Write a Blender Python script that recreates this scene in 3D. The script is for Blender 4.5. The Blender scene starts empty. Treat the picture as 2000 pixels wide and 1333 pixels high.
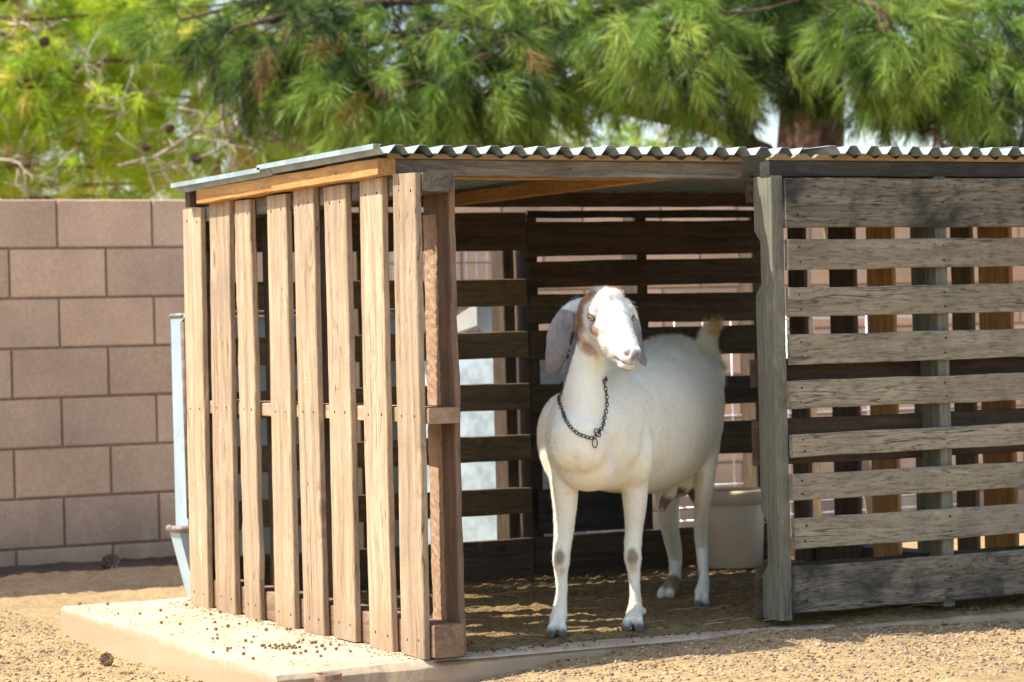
import bpy, bmesh, math, random
import numpy as np
from mathutils import Vector, Matrix, Quaternion, noise
from mathutils.bvhtree import BVHTree
random.seed(7); RNG = np.random.default_rng(7)
rad = math.radians
S = bpy.context.scene
COL = S.collection

# ------------------------------------------------------------------ camera
CR = Vector((0.89118427, -0.45297277, -0.0246226)); CU = Vector((0.02355927, -0.00799017, 0.99969051))
CF = Vector((0.45302932, 0.89148855, -0.00355099)); CP = Vector((-2.85472401, -6.14629359, 0.84480873)); FP = 5119.5
cd = bpy.data.cameras.new('camera'); cam = bpy.data.objects.new('camera', cd); COL.objects.link(cam); S.camera = cam
cam.matrix_world = Matrix(((CR.x, CU.x, -CF.x, CP.x), (CR.y, CU.y, -CF.y, CP.y), (CR.z, CU.z, -CF.z, CP.z), (0, 0, 0, 1)))
cd.sensor_width = 36; cd.lens = FP * 36 / 2000; cd.clip_end = 2000
cd.dof.use_dof = True; cd.dof.focus_distance = 7.1; cd.dof.aperture_fstop = 4.5
# ------------------------------------------------------------------ light
SUN = Vector((1.0, -0.36, -1.5)).normalized()
w = bpy.data.worlds.new('World'); S.world = w; w.use_nodes = True
nt = w.node_tree; nt.nodes.clear()
sk = nt.nodes.new('ShaderNodeTexSky'); sk.sky_type = 'NISHITA'; sk.sun_disc = False
sk.sun_elevation = math.asin(-SUN.z); sk.sun_rotation = math.atan2(-SUN.x, -SUN.y)
sk.air_density = 1.0; sk.dust_density = 1.6; sk.ozone_density = 0.4
bg = nt.nodes.new('ShaderNodeBackground'); bg.inputs[1].default_value = 0.15
wo = nt.nodes.new('ShaderNodeOutputWorld'); nt.links.new(sk.outputs[0], bg.inputs[0]); nt.links.new(bg.outputs[0], wo.inputs[0])
ld = bpy.data.lights.new('sun', 'SUN'); ld.energy = 3.9; ld.angle = rad(0.55); ld.color = (1, 0.94, 0.82)
sun = bpy.data.objects.new('sun', ld); COL.objects.link(sun); sun.rotation_euler = SUN.to_track_quat('-Z', 'Y').to_euler()
S.view_settings.view_transform = 'Standard'; S.view_settings.look = 'None'; S.view_settings.gamma = 1
S.view_settings.exposure = 1.1
S.cycles.max_bounces = 8; S.cycles.diffuse_bounces = 5; S.cycles.transmission_bounces = 4

# ------------------------------------------------------------------ helpers
def P(px, py, d): return CP + d * (CF + CR * ((px - 1000) / FP) + CU * ((666.5 - py) / FP))
def tag(o, label=None, cat=None, group=None, kind=None):
    if label: o['label'] = label
    if cat: o['category'] = cat
    if group: o['group'] = group
    if kind: o['kind'] = kind
    return o
def empty(name, loc, label, cat, group=None):
    o = bpy.data.objects.new(name, None); COL.objects.link(o); o.location = loc; o.empty_display_size = .1
    return tag(o, label, cat, group)
WL = {}
def link(name, me, mat=None, parent=None, M=None):
    o = bpy.data.objects.new(name, me); COL.objects.link(o)
    if mat:
        for m in (mat if isinstance(mat, (list, tuple)) else [mat]): me.materials.append(m)
    M = M or Matrix.Identity(4); WL[o] = M
    if parent:
        o.parent = parent; pm = WL.get(parent) or Matrix.Translation(parent.location)
        M = pm.inverted() @ M
    o.matrix_basis = M
    return o
def mesh(name, v, f, smooth=False):
    me = bpy.data.meshes.new(name); me.from_pydata([tuple(a) for a in v], [], f)
    if smooth: me.polygons.foreach_set('use_smooth', [True] * len(me.polygons))
    me.update(); return me
def fast_mesh(name, co, quads):
    co = np.asarray(co, np.float32); quads = np.asarray(quads, np.int32); n = quads.shape[1]
    me = bpy.data.meshes.new(name); me.vertices.add(len(co)); me.vertices.foreach_set('co', co.ravel())
    me.loops.add(quads.size); me.loops.foreach_set('vertex_index', quads.ravel())
    me.polygons.add(len(quads)); me.polygons.foreach_set('loop_start', np.arange(0, quads.size, n, dtype=np.int32))
    me.polygons.foreach_set('loop_total', np.full(len(quads), n, np.int32)); me.update(); return me
def set_col(me, cols, name='tint'):
    a = me.color_attributes.new(name, 'FLOAT_COLOR', 'POINT'); c = np.ones((len(me.vertices), 4), np.float32); c[:, :3] = cols
    a.data.foreach_set('color', c.ravel())
def sm(o): o.data.polygons.foreach_set('use_smooth', [True] * len(o.data.polygons)); return o

class MB:
    """collects shapes into ONE mesh"""
    def __init__(s): s.v = []; s.f = []; s.m = []
    def add(s, v, f, m=0):
        n = len(s.v); s.v += [Vector(a) for a in v]; s.f += [tuple(i + n for i in q) for q in f]; s.m += [m] * len(f); return s
    def box(s, x0, x1, y0, y1, z0, z1, m=0):
        v = [(x, y, z) for x in (x0, x1) for y in (y0, y1) for z in (z0, z1)]
        return s.add(v, [(0, 1, 3, 2), (4, 6, 7, 5), (0, 4, 5, 1), (2, 3, 7, 6), (0, 2, 6, 4), (1, 5, 7, 3)], m)
    def tube(s, pts, r, n=8, m=0):
        pts = [Vector(p) for p in pts]; rr = r if isinstance(r, (list, tuple)) else [r] * len(pts); v = []
        ref = Vector((0, 0, 1))
        for i, p in enumerate(pts):
            t = (pts[min(i + 1, len(pts) - 1)] - pts[max(i - 1, 0)]).normalized()
            a = t.cross(ref)
            if a.length < .2: a = t.cross(Vector((1, 0, 0)))
            a.normalize(); b = t.cross(a)
            v += [p + (a * math.cos(2 * math.pi * k / n) + b * math.sin(2 * math.pi * k / n)) * rr[i] for k in range(n)]
        f = [(i * n + k, i * n + (k + 1) % n, (i + 1) * n + (k + 1) % n, (i + 1) * n + k) for i in range(len(pts) - 1) for k in range(n)]
        f += [tuple(range(n))[::-1], tuple((len(pts) - 1) * n + k for k in range(n))]
        return s.add(v, f, m)
    def lathe(s, prof, c, n=32, m=0):
        c = Vector(c); v = [c + Vector((r * math.cos(2 * math.pi * k / n), r * math.sin(2 * math.pi * k / n), z)) for r, z in prof for k in range(n)]
        f = [(i * n + k, i * n + (k + 1) % n, (i + 1) * n + (k + 1) % n, (i + 1) * n + k) for i in range(len(prof) - 1) for k in range(n)]
        return s.add(v, f, m)
    def build(s, name, mat, parent=None, smooth=False, M=None):
        me = mesh(name, s.v, s.f, smooth)
        if any(s.m): me.polygons.foreach_set('material_index', s.m)
        if M: me.transform(M.inverted())
        return link(name, me, mat, parent, M)

# ------------------------------------------------------------------ materials
def new_mat(name):
    m = bpy.data.materials.new(name); m.use_nodes = True; nt = m.node_tree; b = nt.nodes['Principled BSDF']
    return m, nt, b
def N(nt, typ, **kw):
    n = nt.nodes.new('ShaderNode' + typ)
    for k, v in kw.items():
        if k.startswith('_'): setattr(n, k[1:], v)
        elif k[0] == 'i' and k[1:].isdigit():
            i = n.inputs[int(k[1:])]
            if isinstance(v, bpy.types.NodeSocket): nt.links.new(v, i)
            else: i.default_value = v
    return n
def ramp(nt, src, *st):
    r = N(nt, 'ValToRGB', i0=src); e = r.color_ramp.elements
    while len(e) < len(st): e.new(.5)
    for k, (p, c) in enumerate(st): e[k].position = p; e[k].color = (*c, 1) if len(c) == 3 else c
    return r.outputs[0]
def mix(nt, f, a, b, mode='MIX'):
    n = nt.nodes.new('ShaderNodeMix'); n.data_type = 'RGBA'; n.blend_type = mode
    for i, v in ((0, f), (6, a), (7, b)):
        if isinstance(v, bpy.types.NodeSocket): nt.links.new(v, n.inputs[i])
        else: n.inputs[i].default_value = v if i == 0 else (*v, 1)
    return n.outputs[2]
def math_(nt, op, a, b=0.0):
    n = N(nt, 'Math', _operation=op, i0=a, i1=b); return n.outputs[0]
def noise_(nt, vec, scale, detail=4, rough=.55, dist=0.):
    n = N(nt, 'TexNoise', i0=vec); n.inputs['Scale'].default_value = scale; n.inputs['Detail'].default_value = detail
    n.inputs['Roughness'].default_value = rough; n.inputs['Distortion'].default_value = dist
    return n.outputs[0]
G3 = lambda g: (g, g, g)

def wood(name, light, dark, crack=.6, stain=.3, stain_c=(.05, .045, .04), tint=.35, bump=.5, grainscale=1.0, sawn=.0, mottle=.35, ends=0.):
    m, nt, b = new_mat(name)
    tc = N(nt, 'TexCoord'); oi = N(nt, 'ObjectInfo')
    off = N(nt, 'VectorMath', _operation='SCALE', i0=(13.1, 7.7, 3.3)); nt.links.new(math_(nt, 'MULTIPLY', oi.outputs['Random'], 7.0), off.inputs[3])
    v0 = N(nt, 'VectorMath', _operation='ADD', i0=tc.outputs['Object'], i1=off.outputs[0]).outputs[0]
    # slow wander of the grain
    wv = N(nt, 'TexNoise', i0=v0); wv.inputs['Scale'].default_value = 3.0; wv.inputs['Detail'].default_value = 1
    wadd = N(nt, 'VectorMath', _operation='MULTIPLY', i0=wv.outputs[1], i1=(0, .035, .035)).outputs[0]
    v1 = N(nt, 'VectorMath', _operation='ADD', i0=v0, i1=wadd).outputs[0]
    # knots bend the grain
    kn = N(nt, 'TexVoronoi', i0=N(nt, 'VectorMath', _operation='MULTIPLY', i0=v0, i1=(2.6, 7.0, 3.0)).outputs[0]); kn.inputs['Scale'].default_value = 1.0
    kd = kn.outputs['Distance']; kg = ramp(nt, kd, (0.0, G3(1)), (.28, G3(0)))
    st = N(nt, 'VectorMath', _operation='MULTIPLY', i0=v1, i1=(1.2 * grainscale, 26 * grainscale, 26 * grainscale)).outputs[0]
    kv = N(nt, 'CombineXYZ', i1=math_(nt, 'MULTIPLY', kg, 2.6)).outputs[0]
    st = N(nt, 'VectorMath', _operation='ADD', i0=st, i1=kv).outputs[0]
    g1 = noise_(nt, st, 1.6, 5, .62, .4); g2 = noise_(nt, N(nt, 'VectorMath', _operation='SCALE', i0=st).outputs[0], 1, 2)
    fine = noise_(nt, N(nt, 'VectorMath', _operation='MULTIPLY', i0=v1, i1=(9, 320, 320)).outputs[0], 1.0, 3, .6)
    c = mix(nt, ramp(nt, g1, (.34, G3(0)), (.62, G3(1))), dark, light)
    c = mix(nt, math_(nt, 'MULTIPLY', ramp(nt, fine, (.38, G3(1)), (.55, G3(0))), .35), c, tuple(x * .55 for x in dark))
    big = noise_(nt, v0, 5.0, 5, .6, .3)
    c = mix(nt, math_(nt, 'MULTIPLY', ramp(nt, big, (.48, G3(0)), (.66, G3(1))), stain), c, stain_c)
    c = mix(nt, math_(nt, 'MULTIPLY', ramp(nt, kd, (.03, G3(1)), (.10, G3(0))), .7), c, tuple(x * .42 for x in dark))
    cr = noise_(nt, N(nt, 'VectorMath', _operation='MULTIPLY', i0=v1, i1=(1.6, 42, 42)).outputs[0], 1.0, 2, .5)
    ck = ramp(nt, math_(nt, 'ABSOLUTE', math_(nt, 'SUBTRACT', cr, .5)), (0.0, G3(1)), (.012, G3(0)))
    gate = ramp(nt, noise_(nt, N(nt, 'VectorMath', _operation='MULTIPLY', i0=v0, i1=(2, 9, 9)).outputs[0], 1.0, 1), (.52, G3(0)), (.60, G3(1)))
    ck = math_(nt, 'MULTIPLY', ck, gate)
    c = mix(nt, math_(nt, 'MULTIPLY', ck, crack), c, tuple(x * .18 for x in dark))
    mo = noise_(nt, N(nt, 'VectorMath', _operation='MULTIPLY', i0=v1, i1=(22, 120, 120)).outputs[0], 1.0, 6, .72)
    c = mix(nt, math_(nt, 'MULTIPLY', ramp(nt, mo, (.50, G3(0)), (.62, G3(1))), mottle), c, tuple(x * .45 for x in dark))
    if ends:
        sx = N(nt, 'SeparateXYZ', i0=tc.outputs['Object']).outputs[0]; e_ = math_(nt, 'ADD', math_(nt, 'MULTIPLY', sx, -1.0), math_(nt, 'MULTIPLY', noise_(nt, v0, 12, 4), .25))
        c = mix(nt, math_(nt, 'MULTIPLY', ramp(nt, e_, (.60, G3(0)), (.74, G3(1))), ends), c, (.27, .18, .11))
    # board to board tone
    tv = N(nt, 'HueSaturation', i4=c); nt.links.new(math_(nt, 'ADD', math_(nt, 'MULTIPLY', oi.outputs['Random'], tint), 1 - tint / 2), tv.inputs['Value'])
    nt.links.new(tv.outputs[0], b.inputs['Base Color']); b.inputs['Roughness'].default_value = .78; b.inputs['Specular IOR Level'].default_value = .25
    h = math_(nt, 'ADD', math_(nt, 'MULTIPLY', g1, .6), math_(nt, 'ADD', math_(nt, 'MULTIPLY', fine, .25), math_(nt, 'MULTIPLY', ck, -.8)))
    if sawn:
        sw = noise_(nt, N(nt, 'VectorMath', _operation='MULTIPLY', i0=v1, i1=(160, 6, 6)).outputs[0], 1.0, 2)
        h = math_(nt, 'ADD', h, math_(nt, 'MULTIPLY', sw, sawn))
    bp = N(nt, 'Bump', i0=bump); nt.links.new(h, bp.inputs['Height']); bp.inputs['Distance'].default_value = .004
    nt.links.new(bp.outputs[0], b.inputs['Normal'])
    return m
W_PALE = wood('pale_pallet_wood', (.53, .395, .255), (.32, .215, .13), crack=.95, stain=.38, stain_c=(.29, .225, .16), tint=.24, sawn=.25, mottle=.28, ends=.55)
W_RED = wood('red_brown_wood', (.31, .20, .13), (.20, .125, .08), stain=.3, tint=.2)
W_GREY = wood('weathered_grey_wood', (.37, .315, .215), (.255, .21, .14), crack=.8, stain=.5, stain_c=(.125, .11, .095), tint=.22, bump=.9, mottle=.75)
W_MOLD = wood('mouldy_dark_wood', (.25, .21, .15), (.10, .085, .06), crack=.9, mottle=.9, stain=.97, stain_c=(.030, .030, .026), tint=.1, bump=.9)
W_POST = wood('greenish_post_wood', (.25, .235, .17), (.155, .145, .105), crack=.7, stain=.35, stain_c=(.10, .10, .09), tint=.15)
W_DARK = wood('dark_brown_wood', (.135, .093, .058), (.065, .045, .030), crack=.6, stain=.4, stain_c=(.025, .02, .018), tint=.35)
W_OLIV = wood('olive_brown_wood', (.25, .175, .095), (.14, .10, .058), crack=.6, stain=.35, stain_c=(.05, .04, .03), tint=.3)
W_ORNG = wood('fresh_and_sunlit_orange_wood', (.62, .345, .12), (.42, .20, .06), crack=.5, stain=.25, stain_c=(.20, .10, .04), tint=.25)
W_FILL = wood('tan_filler_wood', (.46, .31, .15), (.30, .19, .09), stain=.4, stain_c=(.14, .10, .06))
W_BEAM = wood('grey_beam_wood', (.27, .225, .16), (.13, .11, .085), crack=.8, stain=.7, stain_c=(.035, .035, .035), tint=.2)
W_BLACK = wood('blackened_beam_wood', (.08, .072, .058), (.035, .033, .03), crack=.6, stain=.5, stain_c=(.02, .02, .022), tint=.1)

def simple(name, col, rough=.6, metal=0., var=.25, scale=20, bump=.2, dist=.002, col2=None, lo=.4, hi=.6, fac=1.):
    m, nt, b = new_mat(name); tc = N(nt, 'TexCoord'); n = noise_(nt, tc.outputs['Object'], scale, 6, .6, .2)
    c2 = col2 or tuple(x * (1 - var) for x in col)
    f = ramp(nt, n, (lo, G3(0)), (hi, G3(1)))
    if fac != 1: f = math_(nt, 'MULTIPLY', f, fac)
    nt.links.new(mix(nt, f, col, c2), b.inputs['Base Color'])
    b.inputs['Roughness'].default_value = rough; b.inputs['Metallic'].default_value = metal
    bp = N(nt, 'Bump', i0=bump); nt.links.new(n, bp.inputs['Height']); bp.inputs['Distance'].default_value = dist
    nt.links.new(bp.outputs[0], b.inputs['Normal'])
    return m
M_NAIL = simple('nail_rust', (.06, .03, .02), .8, .3)
M_GALV = simple('galvanised_sheet', (.36, .45, .48), .45, .2, .3, 9, .2)
M_GALVP = simple('painted_galvanised', (.50, .60, .66), .55, .25, .3, 14, .2)
M_RIM = simple('rusty_rim', (.33, .25, .20), .6, .4, .4, 30)
M_WIRE = simple('galvanised_wire', (.78, .80, .80), .35, .6, .15, 30)
M_BWIRE = simple('dark_wire', (.12, .14, .18), .5, .5)
M_CREAM = simple('cream_plastic', (.84, .70, .50), .45, 0, .12, 7, .15)
M_WHPL = simple('white_plastic', (.70, .68, .60), .4, 0, .12, 9, .1)
M_PIPE = simple('rusted_pipe', (.34, .22, .15), .85, .1, .45, 40, .6)
M_CHAIN = simple('blackened_steel', (.055, .05, .048), .35, .85, .3, 60)
M_CRUST = simple('sunlit_crusted_wood', (.44, .28, .17), .9, 0, .55, 45, .7, .005, col2=(.31, .19, .115), lo=.40, hi=.72)

def m_trough():
    m, nt, b = new_mat('rust_spotted_zinc'); tc = N(nt, 'TexCoord')
    n = noise_(nt, tc.outputs['Object'], 11, 8, .72, .6); n2 = noise_(nt, tc.outputs['Object'], 2.2, 4)
    c = mix(nt, ramp(nt, n2, (.35, G3(0)), (.65, G3(1))), (.44, .55, .60), (.33, .42, .46))
    c = mix(nt, ramp(nt, n, (.60, G3(0)), (.70, G3(.6))), c, (.34, .20, .12))
    nt.links.new(c, b.inputs['Base Color']); b.inputs['Roughness'].default_value = .6; b.inputs['Metallic'].default_value = .15
    return m
M_ZINC = m_trough()

def m_block():
    m, nt, b = new_mat('concrete_block'); tc = N(nt, 'TexCoord'); at = N(nt, 'Attribute'); at.attribute_name = 'tint'
    n = noise_(nt, tc.outputs['Object'], 70, 8, .75); n2 = noise_(nt, tc.outputs['Object'], 3.5, 5, .6)
    c = mix(nt, ramp(nt, n, (.35, G3(0)), (.7, G3(1))), (.57, .36, .23), (.76, .53, .36))
    c = mix(nt, ramp(nt, n2, (.4, G3(0)), (.75, G3(.45))), c, (.29, .20, .155))
    pit = noise_(nt, tc.outputs['Object'], 160, 4, .8); c = mix(nt, ramp(nt, pit, (.60, G3(0)), (.70, G3(.6))), c, (.20, .14, .11))
    zz_ = N(nt, 'SeparateXYZ', i0=tc.outputs['Object']).outputs[2]; sp_ = math_(nt, 'ADD', zz_, math_(nt, 'MULTIPLY', noise_(nt, tc.outputs['Object'], 5, 6, .7), .35))
    c = mix(nt, ramp(nt, sp_, (.12, G3(.55)), (.38, G3(0))), c, (.24, .165, .115))      # soil splashed up the lowest course
    ef = noise_(nt, N(nt, 'VectorMath', _operation='MULTIPLY', i0=tc.outputs['Object'], i1=(5, 5, 1.4)).outputs[0], 1.0, 6, .7)
    c = mix(nt, ramp(nt, ef, (.54, G3(0)), (.70, G3(.35))), c, (.66, .52, .42))
    c = mix(nt, 1.0, c, at.outputs[0], 'MULTIPLY')
    nt.links.new(c, b.inputs['Base Color']); b.inputs['Roughness'].default_value = .95; b.inputs['Specular IOR Level'].default_value = .15
    bp = N(nt, 'Bump', i0=.8); nt.links.new(n, bp.inputs['Height']); bp.inputs['Distance'].default_value = .004; nt.links.new(bp.outputs[0], b.inputs['Normal'])
    return m
M_BLOCK = m_block()
M_MORTAR = simple('mortar', (.31, .225, .17), .95, 0, .3, 60, .6)

def m_soil(name, a, b_, c_, s=1.0):
    m, nt, b = new_mat(name); tc = N(nt, 'TexCoord'); v = tc.outputs['Object']
    n1 = noise_(nt, v, 2.3 * s, 6, .6, .4); n2 = noise_(nt, v, 34 * s, 8, .72); vo = N(nt, 'TexVoronoi', i0=v); vo.inputs['Scale'].default_value = 120 * s
    c = mix(nt, ramp(nt, n1, (.36, G3(0)), (.64, G3(1))), a, b_)
    c = mix(nt, ramp(nt, n2, (.42, G3(0)), (.66, G3(.85))), c, c_)
    vr = N(nt, 'HueSaturation', i4=c); nt.links.new(math_(nt, 'ADD', math_(nt, 'MULTIPLY', vo.outputs['Color'], .5), .75), vr.inputs['Value'])
    nt.links.new(vr.outputs[0], b.inputs['Base Color']); b.inputs['Roughness'].default_value = .97; b.inputs['Specular IOR Level'].default_value = .1
    h = math_(nt, 'ADD', n2, math_(nt, 'MULTIPLY', vo.outputs['Distance'], -.5))
    bp = N(nt, 'Bump', i0=.9); nt.links.new(h, bp.inputs['Height']); bp.inputs['Distance'].default_value = .006; nt.links.new(bp.outputs[0], b.inputs['Normal'])
    return m
M_SOIL = m_soil('desert_soil', (.44, .31, .155), (.345, .24, .125), (.22, .15, .08))
M_BED = m_soil('ochre_bedding', (.32, .22, .095), (.23, .155, .07), (.11, .075, .04), 1.5)
M_LITTER = m_soil('shaded_needle_litter', (.12, .085, .055), (.09, .065, .045), (.05, .036, .028), 1.5)  # needle brown with the shade by the wall put into its colour
def m_conc():
    m, nt, b = new_mat('old_concrete'); v = N(nt, 'TexCoord').outputs['Object']; zc = N(nt, 'SeparateXYZ', i0=v).outputs[2]
    n1 = noise_(nt, v, 3.0, 6, .6, .4); n2 = noise_(nt, v, 60, 8, .7); n3 = noise_(nt, v, 9, 5, .6, 1.)
    c = mix(nt, ramp(nt, n1, (.35, G3(0)), (.7, G3(1))), (.56, .45, .32), (.42, .32, .22))
    c = mix(nt, ramp(nt, n3, (.50, G3(0)), (.64, G3(.7))), c, (.40, .28, .175))
    c = mix(nt, ramp(nt, n2, (.56, G3(0)), (.7, G3(.5))), c, (.30, .23, .17))
    zs = math_(nt, 'ADD', zc, math_(nt, 'MULTIPLY', n3, .05)); c = mix(nt, ramp(nt, zs, (.0, G3(.85)), (.018, G3(0))), c, (.38, .275, .17))
    cv = N(nt, 'TexVoronoi', i0=N(nt, 'VectorMath', _operation='ADD', i0=v, i1=N(nt, 'VectorMath', _operation='SCALE', i0=N(nt, 'CombineXYZ', i0=n3, i1=n1).outputs[0]).outputs[0]).outputs[0], _feature='DISTANCE_TO_EDGE'); cv.inputs['Scale'].default_value = 1.1
    c = mix(nt, math_(nt, 'MULTIPLY', ramp(nt, cv.outputs['Distance'], (.0, G3(1)), (.005, G3(0))), .5), c, (.22, .16, .11))
    nt.links.new(c, b.inputs['Base Color']); b.inputs['Roughness'].default_value = .95; b.inputs['Specular IOR Level'].default_value = .15
    bp = N(nt, 'Bump', i0=.5); nt.links.new(n2, bp.inputs['Height']); bp.inputs['Distance'].default_value = .003; nt.links.new(bp.outputs[0], b.inputs['Normal'])
    return m
M_CONC = m_conc()
def m_tint(name, rough=.9, trans=0., base=None):
    m, nt, b = new_mat(name); at = N(nt, 'Attribute'); at.attribute_name = 'tint'
    nt.links.new(at.outputs[0], b.inputs['Base Color']); b.inputs['Roughness'].default_value = rough; b.inputs['Specular IOR Level'].default_value = .3
    if trans:
        t = N(nt, 'BsdfTranslucent', i0=at.outputs[0]); mx = N(nt, 'MixShader', i0=trans); nt.links.new(b.outputs[0], mx.inputs[1]); nt.links.new(t.outputs[0], mx.inputs[2])
        nt.links.new(mx.outputs[0], nt.nodes['Material Output'].inputs[0])
    return m
M_NEEDLE = m_tint('pine_needles', .45, .35); M_PEB = m_tint('pebble', .9)
M_BARK = simple('pine_bark', (.17, .09, .06), .95, 0, .6, 18, 1.0, .02)
M_TWIG = simple('bare_twig', (.42, .35, .28), .9, 0, .4, 20)
M_CONE = simple('cone_scales', (.15, .095, .055), .8, 0, .5, 60, .6)
M_DROP = simple('dropping', (.24, .16, .09), .9, 0, .4, 90, .4)
def rail_noise(x, s=1.0, seed=0.0): return noise.noise(Vector((x * s, seed * 3.7, seed)))

# ------------------------------------------------------------------ boards
def board(name, mat, A, B, wid, th, nrm, parent, wav=.0008, nails=(), label=None, endj=.003, notch=None, warp=0.):
    """plank from A to B, width along cross(nrm, axis), thickness along nrm; worn edges; nail heads in slot 1"""
    A = Vector(A); B = Vector(B); X = (B - A); L = X.length; X.normalize(); Z = Vector(nrm); Z = (Z - X * Z.dot(X)).normalized(); Y = Z.cross(X)
    sd = random.random() * 50; n = max(6, int(L / .03)); c = min(.0025, th * .25); v = []; f = []
    for i in range(n + 1):
        t = i / n; x = -L / 2 + L * t
        eu = wid / 2 + wav * 3 * rail_noise(x, 6, sd) + wav * rail_noise(x, 30, sd + 1); el = -wid / 2 + wav * 3 * rail_noise(x, 6, sd + 2) + wav * rail_noise(x, 30, sd + 3)
        if notch:
            for (a, b_, dp) in notch:
                if a < t < b_:
                    e = min(t - a, b_ - t) * L; eu -= dp * min(1, math.sqrt(max(0, 1 - (1 - min(1, e / dp)) ** 2)))
        dz = warp * math.sin(math.pi * t) + .0008 * rail_noise(x, 8, sd + 5)
        for (y, z) in ((el + c, -th / 2), (eu - c, -th / 2), (eu, -th / 2 + c), (eu, th / 2 - c), (eu - c, th / 2), (el + c, th / 2), (el, th / 2 - c), (el, -th / 2 + c)):
            xx = x
            if i in (0, n): xx += endj * rail_noise(y, 40, sd + i + 7)
            v.append((xx, y, z + dz))
    for i in range(n):
        for k in range(8): f.append((i * 8 + k, i * 8 + (k + 1) % 8, (i + 1) * 8 + (k + 1) % 8, (i + 1) * 8 + k))
    f += [tuple(range(8))[::-1], tuple(n * 8 + k for k in range(8))]
    mi = [0] * len(f)
    for (t, y) in nails:
        x = -L / 2 + t * L + random.uniform(-.004, .004); b0 = len(v); r = random.uniform(.0028, .0042); zt = th / 2 + .0012 + warp * math.sin(math.pi * t)
        v += [(x + r * math.cos(k * math.pi / 4), y * wid + r * math.sin(k * math.pi / 4) * .8, z) for z in (th / 2 - .002, zt) for k in range(8)]
        for k in range(8): f.append((b0 + k, b0 + (k + 1) % 8, b0 + 8 + (k + 1) % 8, b0 + 8 + k)); mi.append(1)
        f.append(tuple(b0 + 8 + k for k in range(8))); mi.append(1)
    me = mesh(name, v, f)
    if nails: me.polygons.foreach_set('material_index', mi)
    M = Matrix(((X.x, Y.x, Z.x, 0), (X.y, Y.y, Z.y, 0), (X.z, Y.z, Z.z, 0), (0, 0, 0, 1))); M.translation = (A + B) / 2
    o = link(name, me, [mat, M_NAIL], parent, M)
    if label: o['label'] = label
    return o

# ================================================================== SETTING
def gz(x, y):
    h = -.088 + .014 * noise.noise(Vector((x * .8, y * .8, 3))) + .006 * noise.noise(Vector((x * 4, y * 4, 1)))
    if y < .6:      # soil banked up against the front edge of the slab
        k = min(1, max(0, (x + .25) / 1.0)); k = k * k * (3 - 2 * k)
        up = -.012 - .02 * min(1, max(0, (x - 1.2) / .8)) + .012 * math.exp(-((x - 1.02) / .25) ** 2)
        drop = min(1, max(0, (-y) / 1.2)); tgt = up - .018 * drop + .005 * noise.noise(Vector((x * 5, y * 5, 9)))
        h = h * (1 - k) + tgt * k
    if y > 3.4 and x < 1.5:   # litter banked at the foot of the wall
        h += .03 * min(1, (y - 3.4) / .6)
    h += .006 * noise.noise(Vector((x * 20, y * 20, 5))) + .005 * noise.noise(Vector((x * 9, y * 9, 15))) + .003 * noise.noise(Vector((x * 55, y * 55, 6)))
    return h
def ground():
    def line(a, b, step, far): 
        c = list(np.arange(a, b, step)); lo = [a - g for g in far][::-1]; hi = [b + g for g in far]
        return lo + c + [b] + hi
    far = [.2, .5, 1, 2, 4, 8, 20, 60, 200, 600]
    xs = line(-1.7, 3.2, .02, far); ys = line(-1.3, 4.3, .02, far)
    co = [(x, y, gz(x, y)) for y in ys for x in xs]; nx = len(xs)
    q = [(j * nx + i, j * nx + i + 1, (j + 1) * nx + i + 1, (j + 1) * nx + i) for j in range(len(ys) - 1) for i in range(nx - 1)]
    me = fast_mesh('ground', co, q); o = link('ground', me, M_SOIL); sm(o); tag(o, kind='structure')
ground()

# concrete slab with a chipped front edge
def slab():
    xs = np.arange(-.42, 2.62, .02); n = len(xs); v = []; f = []
    for i, x in enumerate(xs):
        t = min(1, max(0, (x + .42) / .5)); yf = .00 - .03 * (1 - t) + .006 * noise.noise(Vector((x * 9, 0, 0)))
        chip = max(0, 1 - abs(x + .05) / .42) * (.014 + .012 * noise.noise(Vector((x * 16, 2, 0))))
        left = .0
        for (y, z) in ((yf + .012 * noise.noise(Vector((x * 40, 5, 0))), -.16), (yf + .010 * noise.noise(Vector((x * 50, 7, 0))), -.05), (yf + .004 + chip * .6 + .004 * noise.noise(Vector((x * 70, 9, 0))), -.014 - chip * .5), (yf + .012 + chip * 1.6, -.003), (yf + .03 + chip * 2.2, 0), (.5, .0), (1.0, 0), (2.0, 0), (2.012, -.01), (2.015, -.16)):
            xx = x + .07 * min(1, max(0, y) / 2) * max(0, 1 - i / 12)
            if i == 0 and z < -.002: xx -= .006
            v.append((xx, y, z + (.0015 * noise.noise(Vector((x * 6, y * 6, 0))) if z > -.002 else 0)))
    k = 10
    for i in range(n - 1):
        for j in range(k - 1): f.append((i * k + j, (i + 1) * k + j, (i + 1) * k + j + 1, i * k + j + 1))
    f += [tuple(range(k)), tuple((n - 1) * k + j for j in range(k))[::-1]]
    o = link('concrete_slab', mesh('concrete_slab', v, f), M_CONC); tag(o, kind='structure')
slab()

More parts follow.
